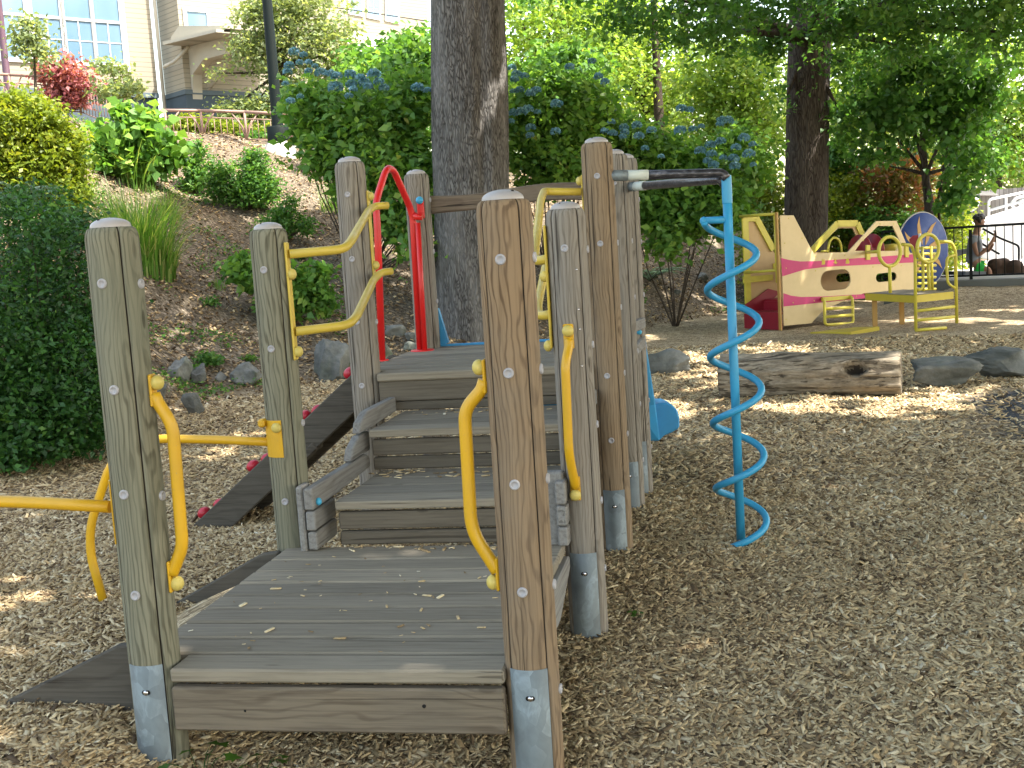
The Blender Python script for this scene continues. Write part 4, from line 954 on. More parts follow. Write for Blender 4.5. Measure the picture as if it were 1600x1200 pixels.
# ------------------------------------------------------------------ trees, shrubs and plants
def BL(u, v, d, ru, rv, rd=None):
    p = at(u, v, d=d); k = d/F; return (p.x, p.y, p.z, ru*k, rd or ru*k*.8, rv*k)
def trunk_mesh(name, base, top, r0, r1, mat, parent=None, lean=(0,0), n=18, flare=.5, seg=14, wob=.04):
    d = MB(); b = Vector(base); t = Vector(top); rings = []; ph = random.random()*6
    for i in range(seg+1):
        s_ = i/seg; p = b.lerp(t, s_) + Vector((math.sin(s_*5+ph), math.cos(s_*4+ph), 0))*wob*(t-b).length*.06*math.sin(math.pi*s_)
        r = r0+(r1-r0)*s_; r *= 1 + flare*math.exp(-s_*(t-b).length/.45)
        rings.append([d.bm.verts.new(p + Vector((math.cos(a)*r*(1+.03*math.sin(3*a+ph)), math.sin(a)*r*(1+.03*math.sin(2*a+ph)), 0))) for a in [2*math.pi*k/n for k in range(n)]])
    for p, q in zip(rings, rings[1:]):
        for k in range(n): f = d.bm.faces.new([p[k], p[(k+1)%n], q[(k+1)%n], q[k]]); f.smooth = True
    d.bm.faces.new(rings[-1]); return d.build(name, M[mat], parent)
def limbs(name, base, targets, r, mat, parent, bend=.25):
    d = MB(); b = Vector(base)
    for t in targets:
        t = Vector(t); m = b.lerp(t, .5) + Vector((random.uniform(-1,1), random.uniform(-1,1), random.uniform(0,1)))*bend*(t-b).length*.25
        d.tube([b, b.lerp(m, .5)+Vector((0,0,.02)), m, m.lerp(t, .6), t], [r, r*.8, r*.6, r*.4, r*.15], 7)
    return d.build(name, M[mat], parent)
def skirt(blobs, base, k=.75):
    out = list(blobs)
    for b in blobs:
        z = gz(b[0], b[1]); 
        if b[2]-b[5]*.6 > z+.15: out.append((b[0], b[1], (b[2]+z)/2-.05, b[3]*k, b[4]*k, max(.12, (b[2]-z)*.5)))
    return out
def plant(name, label, cat, blobs, n=0, size=.1, mat='leaf_mid', group=None, clump=0, csize=.12, stems=6, base=None, sr=.012, **kw):
    if isinstance(blobs, dict): base = blobs['base']
    else: c = np.mean(np.array(blobs)[:, :3], axis=0)
    if base is None: base = Vector((c[0], c[1], gz(c[0], c[1])))
    if isinstance(blobs, dict): base = blobs['base']; blobs = blobs['blobs']
    else: blobs = skirt(blobs, base)
    root = empty(name, base); tag(root, label, cat, group)
    foliage('foliage', blobs, n, size, M[mat], root, clump=clump, csize=csize, zmin=base.z+.02 if kw.pop('ground', True) else None, **kw)
    if stems: limbs('stems', base-Vector((0,0,.05)), [(b[0]+random.uniform(-.6,.6)*b[3], b[1]+random.uniform(-.5,.5)*b[4], b[2]+random.uniform(-.2,.7)*b[5]) for b in blobs for _ in range(stems)], sr, 'twig', root)
    return root
def tree(name, label, base, top, r0, r1, blobs, n, size, leafmat, barkmat='bark_dark', group=None, clump=0, csize=.3, nl=1, cut=None, limb_r=.05, **kw):
    root = empty(name, base); tag(root, label, 'tree', group)
    tr = trunk_mesh('trunk', Vector(base)-Vector((0,0,.2)), top, r0, r1, barkmat, root)
    limbs('limbs', Vector(base).lerp(Vector(top), .72), [(b[0]+random.uniform(-.4,.4)*b[3], b[1]+random.uniform(-.4,.4)*b[4], b[2]+random.uniform(-.2,.5)*b[5]) for b in blobs for _ in range(nl)], limb_r, barkmat, root)
    foliage('crown', blobs, n, size, M[leafmat], root, clump=clump, csize=csize, cut=cut, **kw); return root
# the shade: which ground points the crowns overhead keep dark, and the gaps in them
PATCH = [(55,935,120,34),(330,712,60,22),(400,728,30,12),(1395,635,125,22),(1245,642,85,16),(1480,620,140,16),(1050,640,70,22),(1150,600,60,14),(1100,560,60,10),(1030,495,90,10),
         (1150,545,40,6),(1240,548,80,8),(1370,552,50,8),(1500,500,60,7),(1560,485,50,7),(1330,470,40,5),(1160,700,34,10),(1120,975,13,7),(620,455,22,30),(632,520,18,14),(620,425,30,16),(200,445,26,26),(300,470,16,14),
         (250,395,24,12),(380,505,22,12),(440,340,34,10),(520,372,22,10),(1000,455,30,6),(690,330,20,12),(1080,690,20,8),(1130,600,70,18),(1540,570,50,12),(1440,575,40,8),(900,300,60,10),(60,1010,50,16),
         (1000,530,60,8),(1120,480,60,8),(1420,500,50,6),(1205,505,30,10)]
for _k in range(95): PATCH.append((random.choice([random.uniform(980,1580), random.uniform(960,1300), random.uniform(200,680)]), random.uniform(470,690), random.uniform(8,40), random.uniform(3,9)))
for _k in range(40): PATCH.append((random.uniform(150,700), random.uniform(240,560), random.uniform(5,16), random.uniform(4,10)))
PATCH += [(490,290,36,26),(575,300,44,26),(560,335,26,16),(640,345,26,20),(620,290,26,16),(830,290,34,18),(930,330,36,12),(1010,365,30,12),(1120,380,26,10),(1300,395,30,10),(1180,400,20,8),(560,400,8,20),(640,560,20,6),(700,640,20,6)]
PG = []
for u, v, ru, rv in PATCH:
    p = on_hill(u, v, 2.5); k = math.hypot(p.x, p.y)/F; dist = math.hypot(p.x, p.y)
    depth = abs((on_hill(u, v-rv, 2.5)-on_hill(u, v+rv, 2.5)).length)/2
    PG.append((p.x, p.y, p.z, max(.10, ru*k), max(.10, depth)))
PG = np.array(PG)
def shade_canopy(n, poly, h0, h1, rng):
    """leaf points above a ground polygon, pushed up along the sun's direction, with the gaps left open"""
    lo = np.min(poly, axis=0); hi = np.max(poly, axis=0); q = rng.uniform(lo, hi, size=(n, 2)); ins = np.zeros(n, bool)
    px_, py_ = poly[:, 0], poly[:, 1]; j = len(poly)-1
    for i in range(len(poly)):
        c = ((py_[i] > q[:, 1]) != (py_[j] > q[:, 1])) & (q[:, 0] < (px_[j]-px_[i])*(q[:, 1]-py_[i])/(py_[j]-py_[i]+1e-12)+px_[i]); ins ^= c; j = i
    q = q[ins]; X_ = q[:, 0]*RGT.x+q[:, 1]*FWD.x; Y_ = q[:, 0]*RGT.y+q[:, 1]*FWD.y; Z_ = hfun(X_, Y_)[0]
    open_ = np.zeros(len(X_), bool); jit = rng.normal(size=(len(X_), 2))*.03
    for x0, y0, z0, rw, rdp in PG:
        dx = X_-x0; dy = Y_-y0; r = dx*RGT.x+dy*RGT.y; f = dx*FWD.x+dy*FWD.y
        wob = 1 + .35*np.sin(5*np.arctan2(f, r)+x0*3) + .18*np.sin(11*np.arctan2(f, r)+y0)
        open_ |= (np.hypot(r/rw, f/max(rdp, rw*.25)) < wob*.85)
    keep = ~open_ | (rng.random(len(X_)) < .02); X_, Y_, Z_ = X_[keep], Y_[keep], Z_[keep]
    h = h0 + (h1-h0)*rng.random(len(X_)); t = h/sun_dir.z
    return np.stack([X_+sun_dir.x*t, Y_+sun_dir.y*t, Z_+h], axis=1)
def in_view(P, margin=40):
    q = (P-np.array([0,0,H])) @ RC.T; u = 800+F*q[:, 0]/q[:, 2]; v = 600+F*q[:, 1]/q[:, 2]
    return (q[:, 2] > 0) & (u > -margin) & (u < 1600+margin) & (v > -margin) & (v < 1200+margin)
SH = np.array([(-9,-7),(13,-7),(14,8),(15,24.4),(8.6,24.6),(8.2,29.5),(2.2,29.5),(1.6,23.4),(-1,20),(-3.2,20.6),(-5.6,20.4),(-6.1,16.5),(-6.5,12),(-7.2,9)])
CP = shade_canopy(140000, SH, 7.5, 13, RNG)
d_ = np.hypot(CP[:, 0], CP[:, 1]); CP = CP[~in_view(CP)]
T1B = on_hill(742, 520, 12); T1B = at(740, 517, d=18.4); T1B.z = gz(T1B.x, T1B.y)
T2B = at(1250, 400, d=24.5); T2B.z = gz(T2B.x, T2B.y)
def crown_leaves(name, P_, size, mat, parent, droop=.1, up=.6):
    V, Fq = leaf_geo(P_, size*(.7+.6*RNG.random(len(P_))), .8, droop, up, fold=.05); return link(name, fast_mesh(name, V, Fq, RNG.random(len(P_))), M[mat], parent)
# split the overhead leaves between the trees that carry them
T3B = Vector((RGT*9.5 + FWD*3.0)); T3B.z = gz(T3B.x, T3B.y)
rel = CP[:, :2]; dist = np.stack([np.hypot(rel[:, 0]-b.x, rel[:, 1]-b.y) for b in (T1B, T2B, T3B)]); own = np.argmin(dist, axis=0)
# tree 1: the big grey trunk behind the play structure
root = empty('large_tree', T1B); tag(root, 'massive grey brown trunk rising behind the stepped deck', 'tree')
def big_trunk(base, d0, parent):
    d = MB(); n = 72; seg = 70; rings = []
    tilt = at(733, 0, d=18.4) - at(742, 500, d=18.4); tilt = Vector((tilt.x, tilt.y, 0))/tilt.z; r0 = .605
    for i in range(seg+1):
        z = -.3 + 11.5*i/seg; c = Vector((base.x, base.y, base.z)) + tilt*z + Vector((0,0,z)); ring = []
        for k in range(n):
            a = 2*math.pi*k/n; r = r0*(1-.012*max(0, z)) * (1 + .16*math.exp(-max(0, z)/.55)*(.5+.5*math.sin(3*a+1)))
            v_ = Vector((math.cos(a), math.sin(a), 0)); side = v_.dot(RGT); front = -v_.dot(FWD)
            # a long vertical fold right of the middle and small ridges
            fold = math.atan2(side, front)
            r -= .075*math.exp(-((fold-.36)/.10)**2)*(.7+.3*math.sin(z*.7)); r += .03*math.exp(-((fold-.62)/.22)**2)
            r += .008*math.sin(21*a+2*math.sin(1.3*z)) + .006*math.sin(37*a+1.7*z) + .012*math.sin(2.1*z+4*a)
            if front > 0:   # a healed knot
                q = math.hypot((fold-.03)*r0/.085, (z-3.45)/.12)
                if q < 1.6: r += .055*math.exp(-((q-.8)/.42)**2) - (.05*(1-q/.7) if q < .7 else 0)
            ring.append(d.bm.verts.new(c+v_*r))
        rings.append(ring)
    for p, q in zip(rings, rings[1:]):
        for k in range(n): f = d.bm.faces.new([p[k], p[(k+1)%n], q[(k+1)%n], q[k]]); f.smooth = True
    d.bm.faces.new(rings[-1]); return d.build('trunk', M['bark'], parent)
big_trunk(T1B, 18.4, root); crown_leaves('crown', CP[own == 0], .34, 'leaf_dark', root)
limbs('limbs', T1B+Vector((0,0,9)), [tuple(p) for p in CP[own == 0][::max(1, (own == 0).sum()//9)][:9]], .25, 'bark', root)
# tree 2: dark trunk behind the play aeroplane with leafy low branches
root2 = empty('large_tree', T2B); tag(root2, 'dark shaded trunk behind the cream and magenta play aeroplane', 'tree')
top2 = at(1270, -120, d=24.5); trunk_mesh('trunk', T2B-Vector((0,0,.3)), top2, .44, .40, 'bark_dark', root2, n=36, flare=.25, seg=24)
crown_leaves('crown', CP[own == 1], .34, 'leaf_dark', root2)
low = [BL(1000,25,19,75,32),BL(1090,50,19,80,34),BL(1160,25,20,80,40),BL(1060,0,18,90,30),BL(1330,30,21,110,46),BL(1400,70,20,80,34),BL(1480,30,20,110,40),BL(1560,50,19,80,36),BL(1590,10,18,80,40),
       BL(1320,100,23,40,46),BL(1200,70,23,34,50),BL(1280,-30,20,200,46),BL(1450,-20,18,200,40),BL(900,-25,20,120,25),BL(1310,170,24.2,26,60),BL(1230,150,24,16,50)]
foliage('low_branches', low, 13000, .125, M['leaf_mid'], root2, clump=520, csize=.20, droop=.35, up=.35, shell=.1)
limbs('limbs', at(1262, 60, d=24.5), [b[:3] for b in low], .10, 'bark_dark', root2)
if (own == 2).sum() > 0:
    root3 = empty('large_tree', T3B); tag(root3, 'broad shade tree at the right whose crown spreads over the near mulch', 'tree')
    trunk_mesh('trunk', T3B-Vector((0,0,.3)), T3B+Vector((0,0,9)), .4, .25, 'bark_dark', root3, n=24)
    crown_leaves('crown', CP[own == 2], .34, 'leaf_dark', root3)
# trees behind the slope
def btree(u, v, d, blobs, n, size, mat, label, r0=.14, csize=.32, clump=None, group='trees beyond the slope', shell=.35):
    b = at(u, v, d=d); b.z = gz(b.x, b.y); c = blobs[0]
    n = int(n*.66)
    return tree('leafy_tree', label, b, Vector((c[0], c[1], c[2])), r0, r0*.5, blobs, n, size, mat, group=group, clump=clump or n//22, csize=csize, shell=shell, nl=2, limb_r=r0*.5)
btree(860,260,30,[BL(850,60,30,110,90),BL(930,110,30,90,70),BL(820,150,30,60,60),BL(900,10,31,120,60)],16000,.16,'leaf_lime','bright yellow green tree just right of the massive trunk')
btree(1000,250,33,[BL(1010,110,33,90,80),BL(960,40,33,100,70),BL(1040,170,33,60,50)],13000,.17,'leaf_lime','sunny feathery tree beyond the middle hydrangeas')
btree(1150,300,29,[BL(1150,150,29,75,70),BL(1120,110,29,60,60),BL(1190,210,29,50,60),BL(1135,215,29,60,50),BL(1175,90,30,60,50)],14000,.15,'leaf_lime','many stemmed bright green tree left of the dark trunk', .07)
btree(1380,280,38,[BL(1370,120,38,110,90),BL(1440,60,38,120,90),BL(1330,200,38,60,60),BL(1330,60,38,80,70)],14000,.2,'leaf_lime','light green tree behind the dark overhanging branches')
btree(1560,300,46,[BL(1560,170,46,90,90),BL(1600,90,46,90,90),BL(1500,210,46,60,50),BL(1620,230,46,60,60)],13000,.22,'leaf_lime','pale green tree above the white ramp at the right edge')
btree(1470,340,44,[BL(1480,150,44,70,80),BL(1530,250,44,50,40)],6000,.22,'leaf_mid','mid green tree behind the maple, left of the white ramp')
# maple with a thin dark trunk behind the far end of the aeroplane
mb_ = at(1452, 378, d=24.5); mb_.z = gz(mb_.x, mb_.y)
root = empty('maple_tree', mb_); tag(root, 'dark green maple with a thin black trunk right of the blue disc', 'tree')
d = MB(); pth = [at(1455,385,d=24.5), at(1452,320,d=24.5), at(1447,285,d=24.5), at(1443,240,d=24.5), at(1440,190,d=24.5)]; pth[0].z = mb_.z-.2
d.tube(pth, [.105,.095,.075,.06,.03], 12)
for tgt in ((1400,215),(1480,200),(1420,170),(1500,260),(1390,260)): d.tube([at(1447,272,d=24.5), at((1446+tgt[0])/2,(262+tgt[1])/2+4,d=24.5), at(*tgt,d=24.5)], [.045,.03,.012], 7)
for tgt in ((1475,290),(1478,240),(1500,210)): d.tube([at(1468,350,d=24.6), at(1466,310,d=24.6), at(*tgt,d=24.6)], [.03,.022,.01], 6)
d.build('trunk', M['bark_dark'], root)
foliage('crown', [BL(1440,170,24.5,90,60),BL(1370,160,24.5,55,55),BL(1500,190,24.5,55,60),BL(1515,260,24,40,45),BL(1385,235,24.5,45,26),BL(1490,310,24,30,24),BL(1440,100,24.5,90,40),BL(1345,205,25,40,50),BL(1530,130,24.5,50,50)], 5600, .155, M['leaf_mid'], root, clump=420, csize=.14, droop=.5, up=.35, shell=.2, aspect=.8)
plant('rust_maple', 'rust red and green maple bush behind the play aeroplane', 'shrub', [BL(1395,275,26.5,55,40),BL(1370,310,26.5,35,28),BL(1425,300,26.5,35,35)], 5000, .13, 'leaf_rust', clump=260, csize=.14, stems=3)
SHR = 'shrubs behind the play aeroplane'
plant('green_shrub', 'yellow green shrub between the blue pole and the dark trunk', 'shrub', [BL(1185,305,25.5,45,45),BL(1205,330,25,30,30)], 5200, .11, 'leaf_gold', SHR, clump=260, csize=.12)
plant('green_shrub', 'yellow green shrub just right of the dark trunk', 'shrub', [BL(1305,300,26.5,40,42),BL(1290,335,26,35,25),BL(1335,325,26.5,30,30)], 5200, .11, 'leaf_gold', SHR, clump=260, csize=.12)
plant('green_shrub', 'dark tall shrub against the right side of the dark trunk', 'shrub', [BL(1305,240,27,36,45),BL(1340,270,27,30,30)], 4200, .13, 'leaf_mid', SHR, clump=190, csize=.14)
plant('green_shrub', 'low bright shrub over the hoops of the play aeroplane', 'shrub', [BL(1360,345,26,50,22),BL(1420,350,26,40,22)], 3600, .11, 'leaf_mid', SHR, clump=190, csize=.12)
plant('green_shrub', 'pale green shrub in front of the rust maple, beside its red leaves', 'shrub', [BL(1425,260,29,40,30),BL(1480,330,28,36,40),BL(1505,350,29,24,35)], 5000, .12, 'leaf_gold', SHR, clump=260, csize=.14)
plant('green_shrub', 'small pale shrub low behind the tail of the play aeroplane', 'shrub', [BL(1175,345,24.5,28,16),BL(1195,352,24.5,30,12)], 1500, .08, 'leaf_pale', SHR, clump=90, csize=.1)
# far wood that closes the view
fw = [BL(u, v, 75, 110, 90, 4) for u, v in ((700,150),(820,150),(940,150),(1060,170),(1180,170),(1300,180),(1420,200),(1540,210),(1660,200),(760,230),(900,240),(1040,250),(1180,270),(1320,270),(1460,270),(1600,270),(1720,260))]
o = foliage('far_wood', fw, 15000, .5, M['leaf_pale'], None, clump=900, csize=.9, shell=.0); tag(o, 'distant sunlit wood closing the view beyond the playground', 'wood', kind='stuff')
# hydrangeas
def hydrangea(label, base_px, blobs, n, flowers, d, stems=5, sk=True, mat='leaf_hyd', size=.15):
    base = at(*base_px, d=d); base.z = gz(base.x, base.y)
    root = empty('hydrangea_bush', base); tag(root, label, 'hydrangea', 'blue hydrangeas on the slope')
    if sk: blobs = skirt(blobs, base, .45)
    foliage('foliage', blobs, n, size, M[mat], root, clump=n//20, csize=.17, droop=.35, up=.3, aspect=.62, shell=.35, zmin=base.z)
    if stems: limbs('stems', base-Vector((0,0,.1)), [(b[0]+random.uniform(-.8,.8)*b[3], b[1], b[2]+random.uniform(-.3,.6)*b[5]) for b in blobs for _ in range(stems)], .016, 'twig', root)
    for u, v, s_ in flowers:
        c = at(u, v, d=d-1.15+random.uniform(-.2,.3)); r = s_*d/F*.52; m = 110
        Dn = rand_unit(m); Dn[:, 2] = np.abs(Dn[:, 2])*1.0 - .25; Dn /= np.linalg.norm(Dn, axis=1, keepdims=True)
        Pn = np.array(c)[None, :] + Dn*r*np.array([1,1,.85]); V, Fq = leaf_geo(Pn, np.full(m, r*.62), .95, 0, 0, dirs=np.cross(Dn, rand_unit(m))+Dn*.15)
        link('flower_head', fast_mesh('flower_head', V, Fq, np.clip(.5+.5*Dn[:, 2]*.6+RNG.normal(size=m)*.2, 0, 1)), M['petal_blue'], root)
hydrangea('broad hydrangea with dusty blue heads left of the massive trunk', (560,335), [BL(490,175,19.6,48,55),BL(560,200,19.4,75,75),BL(630,190,19.6,60,90),BL(590,270,19,70,45),BL(650,95,20.5,40,45),BL(600,105,21,45,35),BL(520,240,19.2,40,50),BL(655,260,19.2,36,50),BL(630,330,18.6,40,50),BL(655,385,18.2,22,30),BL(585,335,18.8,22,26)],
          13000, [(459,81,12),(474,86,9),(452,103,12),(449,112,11),(468,98,9),(482,98,9),(492,104,8),(482,111,9),(501,114,14),(517,116,12),(526,120,13),(547,116,13),(563,123,13),(584,116,15),(524,137,17),(549,132,13),(570,130,14),(545,150,10),(454,158,10),(469,151,8),(600,138,12),(652,137,14),(668,142,10),(446,131,8),(592,128,12),(575,135,11),(552,140,10)], 19.5, 7, False)
hydrangea('tall hydrangea with blue heads just right of the massive trunk', (850,300), [BL(820,180,20,40,70),BL(870,170,20.5,60,70),BL(850,250,20,60,50),BL(925,190,21,45,65),BL(900,250,20.5,45,45),BL(880,110,22,70,35)],
          11000, [(800,106,10),(807,116,12),(804,124,10),(820,119,10),(812,141,11),(829,146,12),(838,141,11),(802,143,8),(870,163,14),(803,177,12),(815,175,14),(825,171,13),(829,200,12),(828,212,10),(868,206,12),(840,175,8),(798,190,9),(935,120,11),(945,128,10),(890,105,11),(925,96,10)], 20.2, 3, False)
hydrangea('wide hydrangea with bright blue heads behind the black bars', (1050,400), [BL(990,240,21.5,50,55),BL(1050,270,21.5,60,55),BL(1110,290,21.5,60,60),BL(1150,250,22,50,50),BL(1060,330,21,60,34),BL(1130,330,21,40,34),BL(1010,330,21,30,40),BL(1040,370,20.5,30,24)],
          13500, [(955,191,9),(945,205,10),(957,209,11),(975,199,11),(995,196,12),(976,207,10),(998,213,12),(973,214,9),(1018,204,11),(1063,204,14),(1065,170,12),(1078,172,10),(1083,202,10),(1096,198,8),(1127,187,10),(1136,190,15),(1125,194,9),(1008,232,9),(1033,245,8),(1094,236,13),(1110,227,13),(1112,241,12),(1126,221,12),(1106,252,11),(1115,258,12),(1130,247,9),(1146,248,13),(1148,260,13),(1162,216,13),(1150,231,12),(1176,226,9),(1170,241,14),(1177,258,8)], 21, 1, False)
# plants of the left slope
def PB(foot, *bl):
    p = on_hill(foot[0], foot[1], 5); d0 = math.hypot(p.x, p.y)
    return dict(blobs=[BL(u, v, d0+(q[0] if q else 0), ru, rv) for u, v, ru, rv, *q in bl], base=p)
def hb(u, v, ru, rv, d=None, dd=0):
    """a blob whose lower part rests on the slope where the sight line meets it"""
    p = on_hill(u, min(v+rv, 1190), 5); dist = math.hypot(p.x, p.y)+dd; return BL(u, v, dist, ru, rv)
LS = 'shrubs on the left slope'
plant('ivy_thicket', 'dense dark ivy thicket filling the left edge above the mulch', 'ivy', [BL(20,420,11.2,110,110),BL(110,480,11.4,60,90),BL(40,560,10.6,110,90),BL(110,600,10.8,60,70),BL(20,650,10.3,100,60),BL(60,350,12,80,50),BL(-60,520,10.4,90,180),BL(120,660,10.5,40,35),BL(150,420,11.6,22,30),BL(165,500,11.4,18,26),BL(158,590,11,20,30),BL(30,318,12.4,30,26),BL(110,345,12.2,34,24),BL(145,375,12,22,20),BL(150,660,10.6,18,22),BL(80,300,12.6,20,14)], 34000, .06, 'leaf_ivy', None, clump=1500, csize=.10, stems=4, shell=.6, base=on_hill(60,700,5))
plant('golden_shrub', 'big yellow green shrub glowing in the sun at the left edge', 'shrub', PB((80,335),(40,215,75,52),(95,255,38,42),(20,275,90,55),(105,300,32,30),(-20,185,80,42),(45,175,40,22),(70,305,60,32),(110,220,16,22),(12,160,26,16),(75,200,22,24)), 26000, .085, 'leaf_gold', LS, clump=1100, csize=.10, stems=4, shell=.4)
plant('broadleaf_shrub', 'dark glossy broadleaf shrub right of the glowing yellow green one', 'shrub', PB((205,282),(200,220,50,42),(242,238,34,28),(168,245,32,32),(200,182,22,22),(226,190,14,18),(205,255,50,22),(262,235,14,12)), 3600, .20, 'leaf_hyd', LS, clump=330, csize=.13, stems=4, aspect=.75, shell=.3)
plant('slender_shrub', 'thin upright shrub with a reddish stem near the kerb', 'shrub', PB((306,303),(308,240,12,26),(306,275,16,22),(300,290,18,10)), 1300, .09, 'leaf_mid', LS, clump=80, csize=.09, shell=.2)
plant('green_shrub', 'rounded fine leaved shrub below the dark lamp post', 'shrub', PB((385,328),(345,275,26,24),(400,275,30,38),(390,300,40,24),(345,298,22,16),(418,300,20,22),(395,248,16,16)), 8000, .075, 'leaf_mid', LS, clump=420, csize=.09, shell=.3)
plant('green_shrub', 'sprawling pale green shrub above the second post', 'shrub', PB((440,378),(440,340,30,24),(420,360,26,16),(472,355,18,18),(455,315,12,14)), 3000, .07, 'leaf_mid', LS, clump=200, csize=.08, shell=.2)
plant('broadleaf_plant', 'bright broad leaved plant between the second and third left posts', 'plant', PB((440,512),(400,425,46,28),(470,445,42,35),(500,470,26,24),(375,410,22,16),(500,425,18,20),(440,475,40,28)), 2600, .115, 'leaf_hyd', LS, clump=330, csize=.08, aspect=.8, shell=.3)
plant('fern', 'large fern with grey green fronds below the glowing shrub', 'fern', [BL(40,290,15,70,25)], 10, .1, 'leaf_fern', LS, stems=0)
def fern(root, base, n, L, rng=random):
    Ps, Ds, Ss = [], [], []; d = MB()
    for k in range(n):
        a = 2*math.pi*k/n + rng.uniform(-.2,.2); l = L*rng.uniform(.7,1.1); pts = []
        for j in range(13):
            t = j/12; pts.append(base + Vector((math.cos(a)*l*t, math.sin(a)*l*t, l*(.9*t-.75*t*t))))
        d.tube(pts[::3], [.006,.005,.004,.003,.001], 5)
        for j in range(1, 26):
            t = j/26; i = min(11, int(t*12)); p = pts[i].lerp(pts[i+1], t*12-i); tg_ = (pts[i+1]-pts[i]).normalized(); sd_ = tg_.cross(Vector((0,0,1))).normalized()
            for s_ in (-1, 1): Ps.append(p); Ds.append(sd_*s_*.9+tg_*.45); Ss.append(l*.26*(1-t)**.6*min(1, t*5)+.01)
    Pn = np.array(Ps); Dn = np.array(Ds); Sn = np.array(Ss)
    V, Fq = leaf_geo(Pn, Sn, .24, .1, .9, dirs=Dn); link('frond', fast_mesh('frond', V, Fq, RNG.random(len(Pn))), M['leaf_fern'], root); d.build('frond_stem', M['twig'], root)
fr_root = [o for o in bpy.data.objects if o.name == 'fern'][0]
for o in list(fr_root.children): bpy.data.objects.remove(o)
fb = at(25, 320, d=14.2); fr_root.location = fb; WM['fern'] = Matrix.Translation(fb); fern(fr_root, fb, 13, .75)
fb = on_hill(1015, 440, 15); f2 = empty('fern', fb); tag(f2, 'dark fern at the foot of the slope right of the grey posts', 'fern', LS); fern(f2, fb, 14, .85)
fb = on_hill(320, 585, 8); 
def grass_clump(label, u, v, n, L, spread, name='grass_clump', group='grass clumps on the slope', mat='grass'):
    b = on_hill(u, v, 6); root = None; Vs, Fs, T = [], [], []; c = 0
    for k in range(n):
        a = random.uniform(0, 2*math.pi); r = spread*random.random()**.6; p = b + Vector((math.cos(a)*r, math.sin(a)*r, -.03)); p.z = gz(p.x, p.y)-.02
        l = L*random.uniform(.45, 1.1); out = Vector((math.cos(a+random.uniform(-1,1)), math.sin(a+random.uniform(-1,1)), 0)); w_ = .006*random.uniform(.7,1.4)*L/.8+.002; sd_ = Vector((-out.y, out.x, 0)); lean = random.uniform(.15,.75)
        pr = []
        for j in range(5):
            t = j/4; q = p + out*l*lean*t*t + Vector((0,0,l*(t-.35*lean*t*t))); ww = w_*(1-t*.9); pr.append((q-sd_*ww, q+sd_*ww))
        for (a0, a1), (b0, b1) in zip(pr, pr[1:]): Vs += [a0, a1, b1, b0]; Fs.append((c, c+1, c+2, c+3)); c += 4; T.append(random.random())
    o = link(name, fast_mesh(name, np.array([tuple(v) for v in Vs]), np.array(Fs), np.array(T)), M[mat]); tag(o, label, 'grass', group); return o
grass_clump('tall arching clump of bright grass above the nearest left post', 222, 412, 900, 1.25, .45)
grass_clump('smaller grass tuft beside the glossy broadleaf shrub', 215, 290, 160, 1.0, .3)
grass_clump('short grass tuft with dead blades right of the tall clump', 255, 415, 120, .45, .2)
grass_clump('tiny grass tuft alone on the bare slope', 345, 452, 50, .28, .1)
grass_clump('sparse green blades on top of the log end', 1292, 592, 14, .22, .08)
W_ = 'low weeds on the slope'
for (u, v, s_, n, lab) in ((325,560,26,500,'bushy small weed above the slanting grey rock'),(300,580,20,260,'low weed draped over the slanting grey rock'),(560,285,18,200,'small leafy sprig below the left hydrangea'),(640,255,14,120,'lone sprig on the mulch behind the third post'),
    (390,560,14,120,'weed beside the smooth oval rock'),(545,560,20,240,'green weed against the large blue grey boulder'),(470,400,16,200,'leafy sprout right of the second green post top'),(330,470,20,160,'flat weed on bare soil left of the second green post'),(720,512,10,90,'small sprout at the foot of the massive trunk'),
    (1340,598,14,100,'weed under the knot hole of the log'),(430,620,12,60,'tiny weed in the dark litter left of the second post'),(125,300,40,700,'leafy ground cover in the sun patch at the left'),(150,600,26,260,'trailing ivy sprig over the pale rounded rock'),(980,460,36,420,'low green weeds at the slope foot right of the posts')):
    p = on_hill(u, v+s_*.5, 6); dd = math.hypot(p.x, p.y); k = dd/F
    plant('weed', lab, 'weed', [(p.x, p.y, p.z+s_*k*.4, s_*k, s_*k*.8, s_*k*.6)], n, .06, 'leaf_mid', W_, stems=3, sr=.004, shell=.1)
# terrace trees and shrubs
plant('crimson_maple', 'crimson leaved maple in front of the tall school windows', 'shrub', [BL(103,125,30,40,26),BL(90,105,30,26,16),BL(120,135,30,28,18)], 4200, .13, 'leaf_red', clump=300, csize=.14, stems=4, base=at(105,170,d=30))
tb = at(55, 150, d=29); tree('young_tree', 'slim young tree with pale leaves against the tall windows', tb, at(52,60,d=29), .035, .015, [BL(45,60,29,24,30),BL(60,85,29,20,22),BL(35,45,29,14,18),BL(48,35,29,14,10)], 1100, .13, 'leaf_pale', 'twig', 'young trees on the terrace', clump=110, csize=.15, limb_r=.012)
tb = at(180, 200, d=28); tree('young_tree', 'low loose tree with pale leaves right of the crimson maple', tb, at(182,125,d=28), .03, .012, [BL(170,105,28,26,12),BL(195,110,28,20,10),BL(180,140,28,36,14),BL(205,140,28,20,12)], 900, .13, 'leaf_pale', 'twig', 'young trees on the terrace', clump=90, csize=.13, limb_r=.012)
